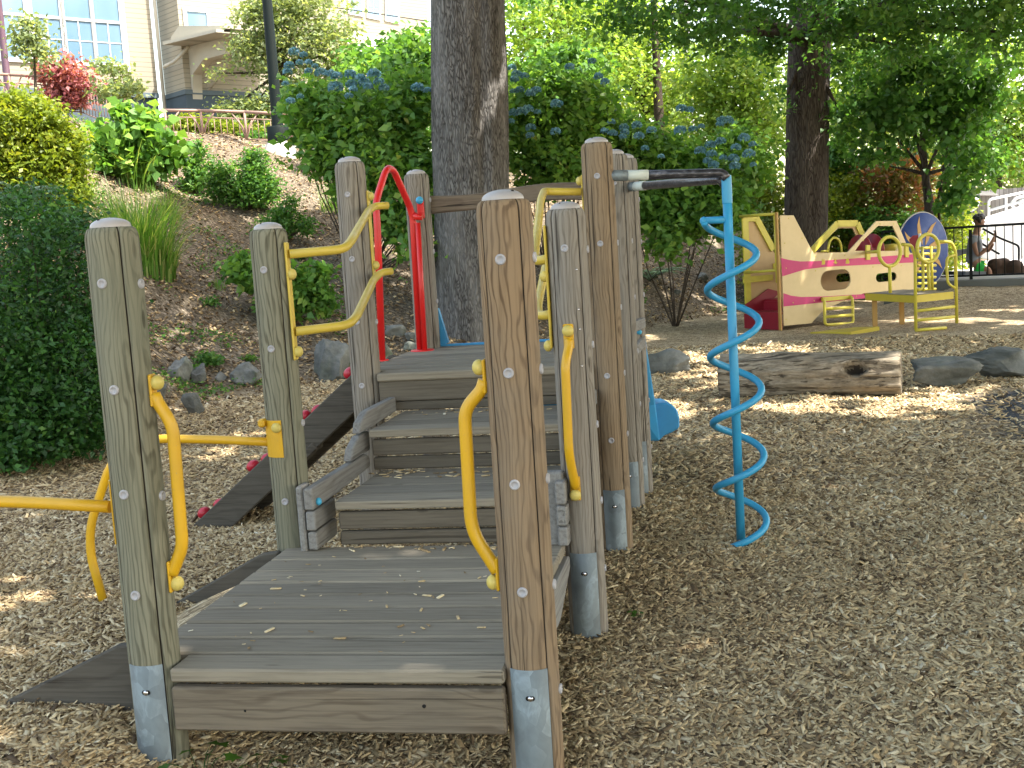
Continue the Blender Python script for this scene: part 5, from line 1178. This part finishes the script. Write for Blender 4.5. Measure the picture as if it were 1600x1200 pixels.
tb = at(440, 225, d=29.5); tree('feathery_tree', 'wide pale feathery tree behind the dark lamp post', tb, at(440,70,d=29.5), .12, .05, [BL(430,60,29.5,70,70),BL(395,70,29.5,32,42),BL(385,168,29.5,42,26),BL(500,60,29.5,50,60),BL(410,185,29.5,55,30),BL(460,150,29.5,60,50),BL(345,115,29.5,14,10),BL(520,110,29.5,40,50),BL(450,0,29.5,70,40),BL(400,20,29.5,30,30),BL(540,60,30,30,60),BL(360,185,29.5,30,14)], 15000, .12, 'leaf_pale', 'twig', clump=1000, csize=.17, shell=.2, droop=.1)
TH = 'trimmed shrubs behind the low railing'
plant('terrace_shrub', 'sunny pale shrub left behind the low railing, under the porch', 'shrub', [BL(290,192,28.5,30,12),BL(320,195,28.5,28,12)], 2400, .1, 'leaf_gold', TH, clump=200, csize=.1)
plant('terrace_shrub', 'sunny pale shrub behind the middle of the low railing', 'shrub', [BL(370,203,28.5,30,9),BL(410,208,28.5,28,8)], 2000, .1, 'leaf_gold', TH, clump=180, csize=.1)
plant('terrace_shrub', 'pale shrub at the far left in front of the railing', 'shrub', [BL(30,160,29,40,12),BL(60,165,29,26,8)], 1600, .1, 'leaf_pale', TH, clump=140, csize=.1)
plant('terrace_shrub', 'sunny pale shrub beside the lamp footing on its left', 'shrub', [BL(400,215,28,20,9),BL(455,213,28.2,22,12)], 1400, .1, 'leaf_mid', TH, clump=120, csize=.1)
plant('leafy_shrub', 'green shrub above the left hydrangea below the far upper windows', 'shrub', [BL(650,70,24,32,30),BL(620,80,24,30,28),BL(600,100,23.5,36,22),BL(655,120,23,30,40),BL(560,95,24,40,20)], 5200, .14, 'leaf_mid', clump=330, csize=.14)
# low ground cover in loose drifts over the slope
n = 60000; u_ = RNG.random(n)*1250-60; d_ = 9.5+15*RNG.random(n); a_ = np.arctan((u_-800)/F)
x = RGT.x*np.sin(a_)*d_ + FWD.x*np.cos(a_)*d_; y = RGT.y*np.sin(a_)*d_ + FWD.y*np.cos(a_)*d_; z, hl, _, _ = hfun(x, y)
f_ = np.sin(1.9*x+1.3*np.sin(1.1*y))*np.sin(1.6*y+1.7*np.sin(.8*x+2)) + .5*np.sin(4.3*x+y)*np.sin(3.7*y-x)
k = (hl > .3) & (f_ > .42 + .25*RNG.random(n)); x, y, z = x[k], y[k], z[k]; n = len(x)
V, Fq = leaf_geo(np.stack([x, y, z+.02+.09*RNG.random(n)**2], axis=1), .03+.04*RNG.random(n), .6, .0, .5)
gc = link('ground_cover', fast_mesh('ground_cover', V, Fq, RNG.random(n)), M['leaf_mid']); tag(gc, 'sparse low green ground cover drifting over the brown slope', 'ground cover', kind='stuff')
for u, v, lab in ((175,395,'long wispy grass tuft left of the tall bright clump'),(262,340,'loose grass tuft right of the tall bright clump'),(700,300,'dark grass tuft against the massive trunk'),(520,330,'thin grass tuft under the left hydrangea')): grass_clump(lab, u, v, 130, .6, .22)
# seedlings in the near mulch
def seedling(label, x, y, n, s_, h_, mapleish=True):
    z = gz(x, y); root = empty('seedling', (x, y, z)); tag(root, label, 'seedling', 'green seedlings in the mulch')
    d = MB(); lf = MB()
    for k in range(n):
        a = random.uniform(0, 2*math.pi); r = h_*random.uniform(.3, 1.1); c = Vector((x+math.cos(a)*r, y+math.sin(a)*r, z+h_*random.uniform(.45,1.1)))
        d.tube([Vector((x,y,z-.02)), Vector((x,y,z)).lerp(c, .6)+Vector((0,0,.02)), c], .0012, 5)
        dr = Vector((math.cos(a), math.sin(a), random.uniform(-.6,-.1))).normalized(); sd_ = dr.cross(Vector((0,0,1))).normalized(); nn = sd_.cross(dr); q = s_*random.uniform(.7,1.2)
        out = [(-.05,0),(.15,.28),(.10,.55),(.42,.32),(.50,.50),(.62,.18),(1,0),(.62,-.18),(.50,-.50),(.42,-.32),(.10,-.55),(.15,-.28)]
        lf.add([c+dr*a_*q+sd_*b_*q+nn*(-.18*abs(b_)*q) for a_, b_ in out], [tuple(range(12))])
    d.build('stem', M['leaf_mid'], root); lf.build('foliage', M['leaf_bright'], root)
p = at(296, 1158, z=.06); seedling('maple seedling at the foot of the nearest left post', -1.655, 3.215, 10, .058, .10)
p = at(345, 1140, z=.05); seedling('maple seedling in the dark just under the fascia board', -1.50, 3.30, 6, .045, .07)
p = at(612, 1150, z=.02); seedling('small sprig under the middle of the front board', -1.045, 3.27, 8, .032, .045)
p = at(990, 955, z=.02); seedling('lone green sprig in open mulch right of the posts', p.x, p.y, 5, .028, .03)
p = at(145, 1135, z=.01); seedling('lone leaf lying left of the nearest metal sleeve', p.x, p.y, 2, .035, .02)

# ------------------------------------------------------------------ the play aeroplane
def aeroplane():
    O = at(1222, 516, z=0); ph = R_(28); ex = RGT*math.cos(ph)+FWD*math.sin(ph); ey = -RGT*math.sin(ph)+FWD*math.cos(ph); W = .92; up = Vector((0,0,1))
    root = empty('play_aeroplane', O); tag(root, 'cream and magenta wooden play aeroplane with yellow ladders and hoops', 'play aeroplane')
    def q(u, v, off=0.0): return onplane(u, v, O+ey*off, ey)
    def lx(u, v, off=0.0): p = q(u, v, off)-O; return p.dot(ex), p.z
    def L3(x, y, z): return O + ex*x + ey*y + Vector((0,0,z))
    outline_px = [(1219,336.5),(1240,336.5),(1267,388),(1272,396),(1325,394),(1369,345.5),(1401,345),(1422,395),(1429,396),(1429,452),(1350,458),(1288,483),(1268,505),(1225,509)]
    pts = [lx(*p) for p in outline_px]
    hole1 = [(1280,430),(1283,443),(1293,451),(1325,449),(1332,441),(1332,432),(1328,426),(1318,424),(1292,425)]
    nose = [(1346,378),(1372,353),(1395,353),(1409,383),(1400,392),(1336,392)]
    def rounded(cx, cz, w_, h_, n=8):
        r = h_/2; o_ = []
        for sgn, a0 in ((1, -90), (-1, 90)):
            for k in range(n+1): t = R_(a0+180*k/n); o_.append((cx+sgn*0+ (w_/2-r)*sgn + r*math.cos(t), cz + r*math.sin(t)))
        return o_
    def panel(name, outl, holes, y0, th, mat, parent=root, bands=()):
        """flat panel with openings, from a triangulated outline with holes"""
        from mathutils.geometry import tessellate_polygon, delaunay_2d_cdt
        loops = [outl]+holes; co = [Vector((a_, b_)) for l in loops for a_, b_ in l]; edges = []; s0 = 0
        for l in loops: edges += [(s0+i, s0+(i+1) % len(l)) for i in range(len(l))]; s0 += len(l)
        faces = [list(range(len(outl)))]
        v2, e2, f2, *_r = delaunay_2d_cdt(co, edges, [], 1, 1e-6)
        def inside(p, l):
            c = False; j = len(l)-1
            for i in range(len(l)):
                if (l[i][1] > p[1]) != (l[j][1] > p[1]) and p[0] < (l[j][0]-l[i][0])*(p[1]-l[i][1])/(l[j][1]-l[i][1])+l[i][0]: c = not c
                j = i
            return c
        d = MB(); A = [d.bm.verts.new(L3(v.x, y0, v.y)) for v in v2]; B_ = [d.bm.verts.new(L3(v.x, y0+th, v.y)) for v in v2]; used = {}
        for f in f2:
            c = sum((v2[i] for i in f), Vector((0,0)))/len(f)
            if not inside(c, outl) or any(inside(c, h) for h in holes): continue
            d.bm.faces.new([A[i] for i in f]); d.bm.faces.new([B_[i] for i in f][::-1])
            for i in range(len(f)):
                e = tuple(sorted((f[i], f[(i+1) % len(f)]))); used[e] = used.get(e, 0)+1
        for (i, j), c in used.items():
            if c == 1: d.bm.faces.new([A[i], A[j], B_[j], B_[i]])
        for v in [v for v in d.bm.verts if not v.link_faces]: d.bm.verts.remove(v)
        return d.build(name, M[mat], parent)
    h1 = [lx(*p) for p in hole1]; c1 = lx(1306, 437.5); h1 = rounded(c1[0], c1[1], .66, .33); c2 = lx(1385, 433); h2 = rounded(c2[0], c2[1], .48, .145); h3 = [lx(*p) for p in nose]
    fruit = []
    near = panel('side_panel', pts, [h1, h2, h3], 0, .022, 'cream')
    # magenta bands that flare towards the tail
    top = [(1220,403),(1232,406),(1250,408.5),(1275,408),(1429,397),(1429,410),(1290,417),(1258,421),(1238,427),(1222,432)]
    d = MB(); d.prism([q(u, v)-ey*.003 for u, v in top], ey*.0025); bd = d.build('magenta_band', M['magenta'], near)
    bot = [(1224,458),(1236,462),(1252,464),(1290,463),(1350,459.5),(1352,466),(1290,472),(1224,479)]
    d = MB(); d.prism([q(u, v)-ey*.003 for u, v in bot], ey*.0025); d.build('magenta_band', M['magenta'], near)
    for k, (u, v) in enumerate(((1286,409),(1305,408.5),(1324,408))):
        d = MB(); c = q(u, v)-ey*.004
        shp = [[(-.8,-1),(.8,-1),(1,.0),(.5,1),(0,.6),(-.5,1)],[(-1,-.3),(.3,-1),(1,-.4),(.2,.1),(.6,.8),(-.5,1),(-.2,.1)],[(-.9,-.9),(.9,-.9),(.9,-.1),(.5,.9),(-.5,.9),(-.9,-.1)]][k]
        d.prism([c+ex*a_*.045+up*b_*.045 for a_, b_ in shp], ey*.003); d.build('cut_out', M['yellowpanel'], bd)
    for u, v in ((1232,341),(1253,372),(1226,380),(1274,401),(1320,399),(1375,350),(1396,350),(1349,376),(1274,423),(1320,421),(1364,417),(1408,415),(1239,466+7),(1272,470),(1228,499),(1228,419),(1338,463)):
        d = MB(); d.ball(q(u, v)-ey*.004, .010, .5, -ey); d.build('panel_bolt', M['yellow_far'], near)
    d = MB(); d.prism([L3(-.03,-.006,.0)+up*-.06, L3(.0,-.006,0)+up*-.06, L3(.0,-.006,1.86), L3(-.03,-.006,1.86)], ey*.05); d.build('edge_post', M['petal'], near)
    # far side: framed panel, seen through the tail opening and above the near side
    y1 = W; fp = [(a_, b_) for a_, b_ in pts]
    far = panel('side_panel', fp, [h1, h2, h3], y1, .022, 'tanpanel')
    d = MB()
    def strip(a, b, w_, y_): 
        a, b = Vector(a), Vector(b); dr = (b-a).normalized(); nn = Vector((-dr.y, dr.x))*w_/2
        d.prism([L3(*(lambda p: (p.x, y_, p.y))(p)) for p in (a-nn, b-nn, b+nn, a+nn)], -ey*.03)
    idx = [(0,1),(1,2),(4,5),(5,6),(6,7)]
    for i, j in idx: strip(pts[i], pts[j], .11, y1-.004)
    strip((pts[0][0]+.04, .1), (pts[0][0]+.04, pts[0][1]), .12, y1-.002); strip((0, .80), (.62, .80), .10, y1-.001); strip((0, .30), (.3, .30), .12, y1-.003); strip((pts[2][0], .98), (pts[4][0], .98), .1, y1-.002)
    d.build('panel_frame', M['yellow_far'], far)
    # tail end: posts, bars, red steps, inner floor
    d = MB(); d.bar(L3(0, .02, 1.84), L3(0, W, 1.84), .025, 10); d.build('tail_top_bar', M['yellow_far'], root)
    d = MB(); d.prism([L3(.0,.02,.0), L3(.0,W,.0), L3(.0,W,.28), L3(.0,.02,.28)], ex*.03); d.prism([L3(.03,.02,.25), L3(.03,W,.25), L3(.03,W,.28), L3(.03,.02,.28)], ex*.35); d.prism([L3(.38,.02,.28), L3(.38,W,.28), L3(.38,W,.42), L3(.38,.02,.42)], ex*.03); d.prism([L3(.41,.02,.42), L3(.41,W,.42), L3(2.2,W,.44), L3(2.2,.02,.44)], up*.03)
    d.prism([L3(.0,W-.03,.28), L3(.38,W-.03,.28), L3(.75,W-.03,.55), L3(.5,W-.03,.62), L3(.25,W-.03,.5), L3(.0,W-.03,.40)], -ey*.02); d.build('red_steps', M['darkred'], root)
    d = MB(); d.bar(L3(.02,.10,1.82), L3(.02,.10,.75), .022, 8); d.bar(L3(.02,.10,.95), L3(.02,W-.05,.92), .022, 8); d.build('tail_grab_bar', M['yellow_far'], root)
    # small yellow ladder under the oval window
    def pipe(pl, r=.022, name='ladder', par=root, mat='yellow_far', extra=()):
        d = MB()
        for p_ in pl: d.tube(smoothpath(p_, .06, 4) if len(p_) > 2 else p_, r, 9)
        return d.build(name, M[mat], par)
    o_ = -.06
    pipe([[q(1284,466,0), q(1288,469,o_*2), q(1289,507.5,o_*2), q(1333,505,o_*2), q(1332,466,o_*2), q(1328,463,0)], [q(1289,483,o_*2), q(1332,480,o_*2)], [q(1289,495.5,o_*2), q(1332,492,o_*2)]], .024, 'step_ladder')
    d = MB(); d.prism([q(1283,464.5)-ey*.03, q(1329,461.5)-ey*.03, q(1329,467)-ey*.03, q(1283,471)-ey*.03], ey*.025); d.build('ladder_plate', M['yellow_far'], root)
    # timber platform by the nose
    pz = .53; c = [at(1352,458.5,z=pz), at(1428,462,z=pz), at(1490,455.5,z=pz), at(1432,451,z=pz)]
    A = c[1]; Bp = c[2]; C_ = c[0]; D_ = C_ + (Bp-A)
    d = MB(); d.prism([A, Bp, D_, C_], (0,0,-.105)); pf = d.build('platform', M['petal'], root); pf.data.materials[0] = M['yellowpanel']
    lift = Vector((0,0,.006)); d = MB(); ins = [p.lerp((A+Bp+D_+C_)/4, .05) for p in (A, Bp, D_, C_)]; d.prism([p+lift for p in ins], (0,0,-.004)); d.build('platform_board', M['deck'], pf)
    for p in (C_.lerp(D_, .1), C_.lerp(D_, .9)): 
        d = MB(); e = p.lerp(A, .12); d.box(Vector((e.x, e.y, pz/2-.05)), (.07,.07,pz-.1)); d.build('platform_leg', M['petal'], pf)
    pn = (Bp-A); pn.z = 0; pn.normalize(); fw_ = Vector((pn.y, -pn.x, 0))
    def F3(u, v, off=0.0): return onplane(u, v, A+fw_*off, fw_)
    pipe([[F3(1409.5,382), F3(1424,383), F3(1430,400), F3(1431,516)], [F3(1431,516), F3(1478,512)], [F3(1431,486), F3(1491,479)], [F3(1431,500.5), F3(1491,495)], [F3(1495,505), F3(1493,392), F3(1486,378), F3(1463,377)]], .024, 'ladder_frame')
    pipe([[F3(1431,400), F3(1441,403), F3(1443,415), F3(1442,450), F3(1433,454)], [F3(1493,398), F3(1480,402), F3(1479,415), F3(1481,443), F3(1492,450)]], .02, 'side_loop')
    for u, v, ru, rv in ((1390,393,17,23), (1450,388,17,22)):
        cc = F3(u, v, .05); p0, p1 = F3(u-ru, v, .05), F3(u, v-rv, .05); a_ = p1-cc; b_ = p0-cc
        d = MB(); d.tube([cc + b_*math.cos(t) + a_*math.sin(t) for t in [2*math.pi*k/28 for k in range(29)]], .026, 9, cap=False); d.build('hoop', M['yellow_far'], root)
    pipe([[F3(1390,416,.05), F3(1391,458,.05)], [F3(1450,411,.05), F3(1452,452,.05)], [q(1355,394,-.02), F3(1373,393,.05)]], .024, 'hoop_post')
    d = MB(); d.prism([q(1352,383)-ey*.03, q(1358,383)-ey*.03, q(1358,406)-ey*.03, q(1352,406)-ey*.03], ey*.03); d.prism([q(1413,383)-ey*.03, q(1418,383)-ey*.03, q(1418,402)-ey*.03, q(1413,402)-ey*.03], ey*.03); d.build('hoop_bracket', M['yellow_far'], root)
    # inner steering hoop seen through the cockpit, climbing net of stacked bars
    cc = L3(lx(1310,392)[0]+.32, W*.45, lx(1310,392)[1]); d = MB(); d.tube([cc + ex*.15*math.cos(t)+up*.21*math.sin(t) for t in [2*math.pi*k/24 for k in range(25)]], .02, 8, cap=False); d.bar(cc-ex*.15, cc-ex*.3, .018); d.build('steering_hoop', M['yellow_far'], root)
    for k in range(8):
        d = MB(); v = 388+9.2*k; d.bar(F3(1434,v,-.35), F3(1462,v-1,-.35), .020, 8); d.build('climbing_rung', M['yellow_far'], root)
    pipe([[F3(1441,385,-.33), F3(1443,455,-.33)], [F3(1455,385,-.33), F3(1457,452,-.33)]], .02, 'rung_post')
    # red drums and round blue disc at the nose
    d = MB(); c_ = L3(lx(1375,392)[0], W*.35, lx(1375,392)[1]+.02); d.lathe(c_, [(0,-.14),(.27,-.14),(.27,-.12),(.12,-.10),(.12,.12),(.27,.14),(.27,.16),(0,.16)], ex, 24); d.build('red_drum', M['darkred'], root)
    d = MB(); c_ = q(1391,393,.3); d.lathe(c_, [(0,-.1),(.13,-.1),(.13,.1),(0,.1)], ex, 20); d.build('mustard_roller', M['yellowpanel'], root)
    cD = at(1440, 391, d=21.9); rr = .652; aD = R_(31); e1 = (RGT*math.cos(aD)+FWD*math.sin(aD)); nD = (RGT*math.sin(aD)-FWD*math.cos(aD))
    d = MB(); d.lathe(cD, [(rr,0),(rr,.035),(0,.035)], nD, 48); d.lathe(cD, [(rr,0),(0,0)], nD, 48); disc = d.build('round_panel', M['discblue'], root)
    d = MB(); d.tube([cD + nD*.017 + e1*(rr+.008)*math.cos(t) + up*(rr+.008)*math.sin(t) for t in [2*math.pi*k/48 for k in range(49)]], .014, 6, cap=False); d.build('rim', M['conc'], disc)
    for k in range(8):
        a = R_(90+12-45*k); dr = e1*math.cos(a)+up*math.sin(a); sd_ = e1*-math.sin(a)+up*math.cos(a); l = rr*.92; o0 = cD+nD*.038
        d = MB(); d.prism([o0+dr*l*.16, o0+dr*l*.34+sd_*l*.09, o0+dr*l*.55+sd_*l*.125, o0+dr*l*.78+sd_*l*.08, o0+dr*l-sd_*l*.06, o0+dr*l*.8-sd_*l*.03, o0+dr*l*.55-sd_*l*.035, o0+dr*l*.3-sd_*l*.03], nD*.004); d.build('petal', M['petal'], disc)
    d = MB(); pp = [(1421,374),(1427,368),(1436,367),(1436,390),(1424,388)]; d.prism([at(u, v, d=21.2) for u, v in pp], FWD*.02); d.build('red_flag_panel', M['darkred'], root)
    d = MB(); d.tube([at(1437,365,d=21.15), at(1437,392,d=21.15)], .02, 8); d.build('white_post', M['whitemetal'], root)
aeroplane()
d = MB(); pz = [at(1266,519,z=.01), at(1330,518.5,z=.02), at(1374,510,z=.06), at(1340,511,z=.05)]
d.prism([p for p in pz], (0,0,-.06)); o = d.build('yellow_plank', M['yellowpanel'], None); tag(o, 'mustard yellow board half buried in mulch before the small ladder', 'board')

# ------------------------------------------------------------------ black fence, bench, person and the pale yard beyond
def fence():
    a, b = at(1380, 440, d=24.2), at(1680, 434, d=23.6); zb_ = at(1540, 437, d=23.8).z; a.z = b.z = zb_
    root = empty('metal_fence', a); tag(root, 'black metal picket fence standing on a low concrete kerb', 'fence'); up = Vector((0,0,1))
    zt = at(1540, 353, d=23.8).z-zb_; zl = at(1540, 430, d=23.8).z-zb_
    d = MB(); d.box((a+b)/2+up*zt, ((b-a).length, .045, .045), Matrix.Rotation(math.atan2((b-a).y, (b-a).x), 3, 'Z')); d.build('top_rail', M['black'], root)
    d = MB(); d.box((a+b)/2+up*zl, ((b-a).length, .035, .035), Matrix.Rotation(math.atan2((b-a).y, (b-a).x), 3, 'Z')); d.build('bottom_rail', M['black'], root)
    L = (b-a).length; n = int(L/.145)
    for k in range(n+1):
        p = a.lerp(b, k/n); d = MB()
        if k % 9 == 2: d.box(p+up*(zt/2-.1), (.05,.05,zt+.1)); d.build('fence_post', M['black'], root)
        else: d.bar(p+up*zl, p+up*zt, .009, 6); d.build('picket', M['black'], root)
    # kerb
    k0, k1 = at(1380, 445, d=23.9), at(1700, 436, d=23.3); k0.z = k1.z = zb_+.015; nn = Vector((-(k1-k0).normalized().y, (k1-k0).normalized().x, 0))
    d = MB(); d.prism([k0, k1, k1+nn*.3, k0+nn*.3], (0,0,-.45)); o = d.build('fence_kerb', M['conc_dark'], None, bevel=.01); tag(o, 'low grey concrete kerb beneath the black fence', 'kerb')
    return zb_
zf = fence()
yd = MB(); c0 = at(1420, 434, d=24.8); c1 = at(1780, 425, d=24.6); c2 = at(1900, 400, d=60); c3 = at(1420, 400, d=60)
for p in (c0, c1, c2, c3): p.z = zf+.02
yd.prism([c0, c1, c2, c3], (0,0,-.3)); o = yd.build('pale_yard', M['conc_white'], None); tag(o, kind='structure'); o.name = 'yard_pavement'
# wall, ramp and white rails beyond
d = MB(); w0, w1 = at(1475, 390, d=36), at(1640, 380, d=36); zt = at(1540, 297, d=36).z; w0.z = w1.z = zf
d.prism([w0, w1, Vector((w1.x, w1.y, zt)), Vector((w0.x, w0.y, zt))], FWD*.3); o = d.build('block_wall', M['block'], None); tag(o, 'grey block retaining wall behind the white ramp rails', 'wall')
d = MB(); rpx = [(1532,352),(1640,318),(1640,420),(1532,420)]; d.prism([at(u, v, d=33) for u, v in rpx], FWD*1.6); o = d.build('concrete_ramp', M['conc_white'], None); tag(o, 'white sunlit concrete ramp climbing to the right edge', 'ramp')
root = empty('ramp_railing', at(1532, 352, d=32.9)); tag(root, 'white tubular railings with loops on the concrete ramp', 'railing')
d = MB()
for pl in ([(1545,352),(1545,312),(1640,292)], [(1545,329),(1580,319),(1640,305)], [(1572,341),(1572,306)], [(1600,332),(1600,300)], [(1505,352),(1506,309),(1530,311),(1528,320),(1522,328),(1507,330)], [(1512,352),(1500,345),(1496,340)]):
    d.tube(smoothpath([at(u, v, d=32.8) for u, v in pl], .08, 3), .032, 8)
d.build('rail', M['whitemetal'], root)
d = MB()
for pl in ([(1640,330),(1600,334),(1584,325),(1580,318),(1588,309),(1640,300)], [(1640,322),(1604,326),(1592,318),(1596,312),(1640,306)]): d.tube(smoothpath([at(u, v, d=31) for u, v in pl], .08, 3), .034, 8)
d.build('loop_rail', M['whitemetal'], root)
d = MB(); d.prism([at(1500,299,d=35.5), at(1556,301,d=35.5), at(1561,305,d=35.5), at(1500,305,d=35.5)], FWD*.9); o = d.build('white_coping', M['conc_white'], None); tag(o, 'white coping slab on top of the grey block wall', 'coping')
# black hand rail sloping down through the bright yard
d = MB()
for pl in ([(1535,357),(1562,372),(1592,384),(1592,432)], [(1533,380),(1556,394),(1562,397)]): d.tube(smoothpath([at(u, v, d=26.5) for u, v in pl], .06, 3), .022, 8)
o = d.build('yard_handrail', M['black'], None); tag(o, 'black handrail sloping down right of the seated person', 'handrail')
# bench: seat and back slab, legs
DB = 25.3; K = DB/F
def pb(u, v, off=0.0): return at(u, v, d=DB+off)
root = empty('bench', pb(1525, 440)); tag(root, 'grey slatted bench behind the black fence under the seated person', 'bench')
d = MB(); d.prism([pb(1508,424,-.2), pb(1541,424,-.2), pb(1541,431,-.2), pb(1508,431,-.2)], FWD*.45); d.build('seat', M['bench'], root, bevel=.008)
for u in (1522, 1536):
    d = MB(); d.prism([pb(u-3,430,-.1), pb(u+3,430,-.1), pb(u+3,443,-.1), pb(u-3,443,-.1)], FWD*.08); d.build('leg', M['black'], root)
d = MB(); d.prism([pb(1493,391,-.15), pb(1510,389,-.15), pb(1511,396,-.15), pb(1494,401,-.15)], FWD*.06); d.build('backrest', M['bench'], root)
def skin(name, verts, edges, radii, mat, parent=None, root_i=0, sub=2):
    me = bpy.data.meshes.new(name); me.from_pydata([tuple(v) for v in verts], edges, []); o = bpy.data.objects.new(name, me); COL.objects.link(o)
    m = o.modifiers.new('Skin', 'SKIN'); s_ = o.modifiers.new('Sub', 'SUBSURF'); s_.levels = s_.render_levels = sub
    for i, r in enumerate(radii): me.skin_vertices[0].data[i].radius = (r, r) if not isinstance(r, tuple) else r
    me.skin_vertices[0].data[root_i].use_root = True
    dg = bpy.context.evaluated_depsgraph_get(); me2 = bpy.data.meshes.new_from_object(o.evaluated_get(dg)); bpy.data.objects.remove(o)
    me2.materials.clear(); return link(name, me2, M[mat] if isinstance(mat, str) else mat, parent, True)
def person():
    # profile facing right, leaning forward, one forearm raised
    root = empty('person', pb(1525, 424)); tag(root, 'person with dark hair in a grey shirt and green shorts sitting on the bench', 'person')
    a = lambda u, v, o=0.0: pb(u, v, o)
    V = [a(1519,419), a(1522,404), a(1524,388), a(1525,374), a(1526,364), a(1528,356), a(1530,347),                 # 0 pelvis .. 6 head
         a(1521,372,-.20), a(1523,388,-.24), a(1528,400,-.20), a(1541,390,-.18), a(1551,376,-.16), a(1554,369,-.15),   # 7 near shoulder .. 12 hand
         a(1527,374,.18), a(1532,390,.22), a(1545,392,.18), a(1552,380,.05),                                          # 13 far arm .. 16
         a(1530,421,-.10), a(1545,420,-.14), a(1547,432,-.14), a(1548,443,-.14), a(1555,443,-.15),                     # 17 near leg
         a(1530,421,.10), a(1546,421,.14), a(1549,433,.14), a(1552,444,.14), a(1558,444,.14)]
    E_ = [(0,1),(1,2),(2,3),(3,4),(4,5),(5,6),(3,7),(7,8),(8,9),(9,10),(10,11),(11,12),(3,13),(13,14),(14,15),(15,16),(0,17),(17,18),(18,19),(19,20),(20,21),(0,22),(22,23),(23,24),(24,25),(25,26)]
    r = [.13,.125,.14,.13,.07,.065,.092,.06,.05,.042,.036,.03,.028,.06,.05,.04,.03,.085,.06,.052,.038,.03,.085,.06,.052,.038,.03]
    b = skin('body', V, E_, r, 'skin', root)
    # head details
    c = a(1530.5,346); fx = (a(1540,346)-c).normalized()
    d = MB(); d.ball(c, .098, 1.22, (0,0,1), 18); d.ball(c+fx*.092+Vector((0,0,-.012)), .018, 1.1); d.ball(c+fx*.07+Vector((0,0,-.085)), .035, .9); d.ball(c-FWD*.09+fx*-.01+Vector((0,0,-.02)), .024, 1.3); d.build('head', M['skin'], root)
    d = MB(); rnd = random.Random(3)
    for k in range(46):
        t = rnd.uniform(0, 2*math.pi); e = rnd.uniform(-.15, 1.5); v_ = Vector((math.cos(t)*math.cos(e), math.sin(t)*math.cos(e), math.sin(e)))
        if v_.dot(fx) > .45 and v_.z < .45: continue
        d.ball(c+v_*.102+Vector((0,0,.02))-fx*.012, rnd.uniform(.040,.056), .8, v_, 8)
    d.build('hair', M['hair'], root)
    # shirt, sleeves, shorts
    V2 = [a(1519,414), a(1521,404), a(1523,388), a(1524,375), a(1525,368), a(1520,373,-.19), a(1521,384,-.235), a(1526,375,.18), a(1530,386,.215)]
    skin('shirt', V2, [(0,1),(1,2),(2,3),(3,4),(3,5),(5,6),(3,7),(7,8)], [(.165,.15),.155,.168,.155,.095,.085,.078,.085,.075], 'shirt', root)
    V3 = [a(1518,418), a(1530,420,-.10), a(1541,420,-.135), a(1530,420,.10), a(1541,421,.135)]
    skin('shorts', V3, [(0,1),(1,2),(0,3),(3,4)], [.165,.115,.10,.115,.10], 'shorts', root)
    # hands: palm, four fingers and a thumb closed on a small thing
    for h0, dr_ in ((a(1554.5,368,-.15), (a(1554,362,-.15)-a(1552,374,-.15)).normalized()), (a(1553.5,377,.03), (a(1555,366,-.05)-a(1551,383,.05)).normalized())):
        s1 = dr_.cross(FWD).normalized(); d_v, d_e, d_r = [h0, h0+dr_*.05], [(0,1)], [.030,.034]
        for k in range(4):
            off = FWD*(-.03+.02*k); ln = (.030,.035,.033,.026)[k]; i = len(d_v); d_v += [h0+dr_*.06+off, h0+dr_*(.06+ln)+off+s1*.012, h0+dr_*(.055+ln)+off+s1*.040]; d_e += [(1,i),(i,i+1),(i+1,i+2)]; d_r += [.011,.010,.008]
        i = len(d_v); d_v += [h0+dr_*.02-FWD*.035+s1*.015, h0+dr_*.045-FWD*.04+s1*.045]; d_e += [(0,i),(i,i+1)]; d_r += [.012,.009]
        skin('hand', d_v, d_e, d_r, 'skin', root, sub=1)
person()
# brown heap on the seat beyond the person
d = MB(); rnd = random.Random(8)
for k in range(26): d.ball(pb(rnd.uniform(1550,1588), rnd.uniform(411,430), rnd.uniform(.0,.4)), rnd.uniform(.10,.19), .75, (rnd.uniform(-.4,.4), rnd.uniform(-.4,.4), 1), 12)
o = d.build('brown_bundle', M['bundle'], None); rm = o.modifiers.new('Remesh', 'REMESH'); rm.mode = 'VOXEL'; rm.voxel_size = .03; rm.use_smooth_shade = True
tag(o, 'dark brown lumpy bundle heaped at the right of the seated person', 'bundle')
d = MB(); d.prism([pb(1575,428,.1), pb(1592,428,.1), pb(1592,433,.1), pb(1575,433,.1)], FWD*.4); d.prism([pb(1577,433,.15), pb(1586,433,.15), pb(1586,445,.15), pb(1577,445,.15)], FWD*.1); o = d.build('table', M['purple'], None); tag(o, 'plum coloured table leg and edge under the brown bundle', 'table')
d = MB(); d.prism([pb(1480,424,.6), pb(1494,424,.6), pb(1494,442,.6), pb(1480,442,.6)], FWD*.3); o = d.build('planter_box', M['black'], None); tag(o, 'black low box behind the fence left of the bench', 'planter')
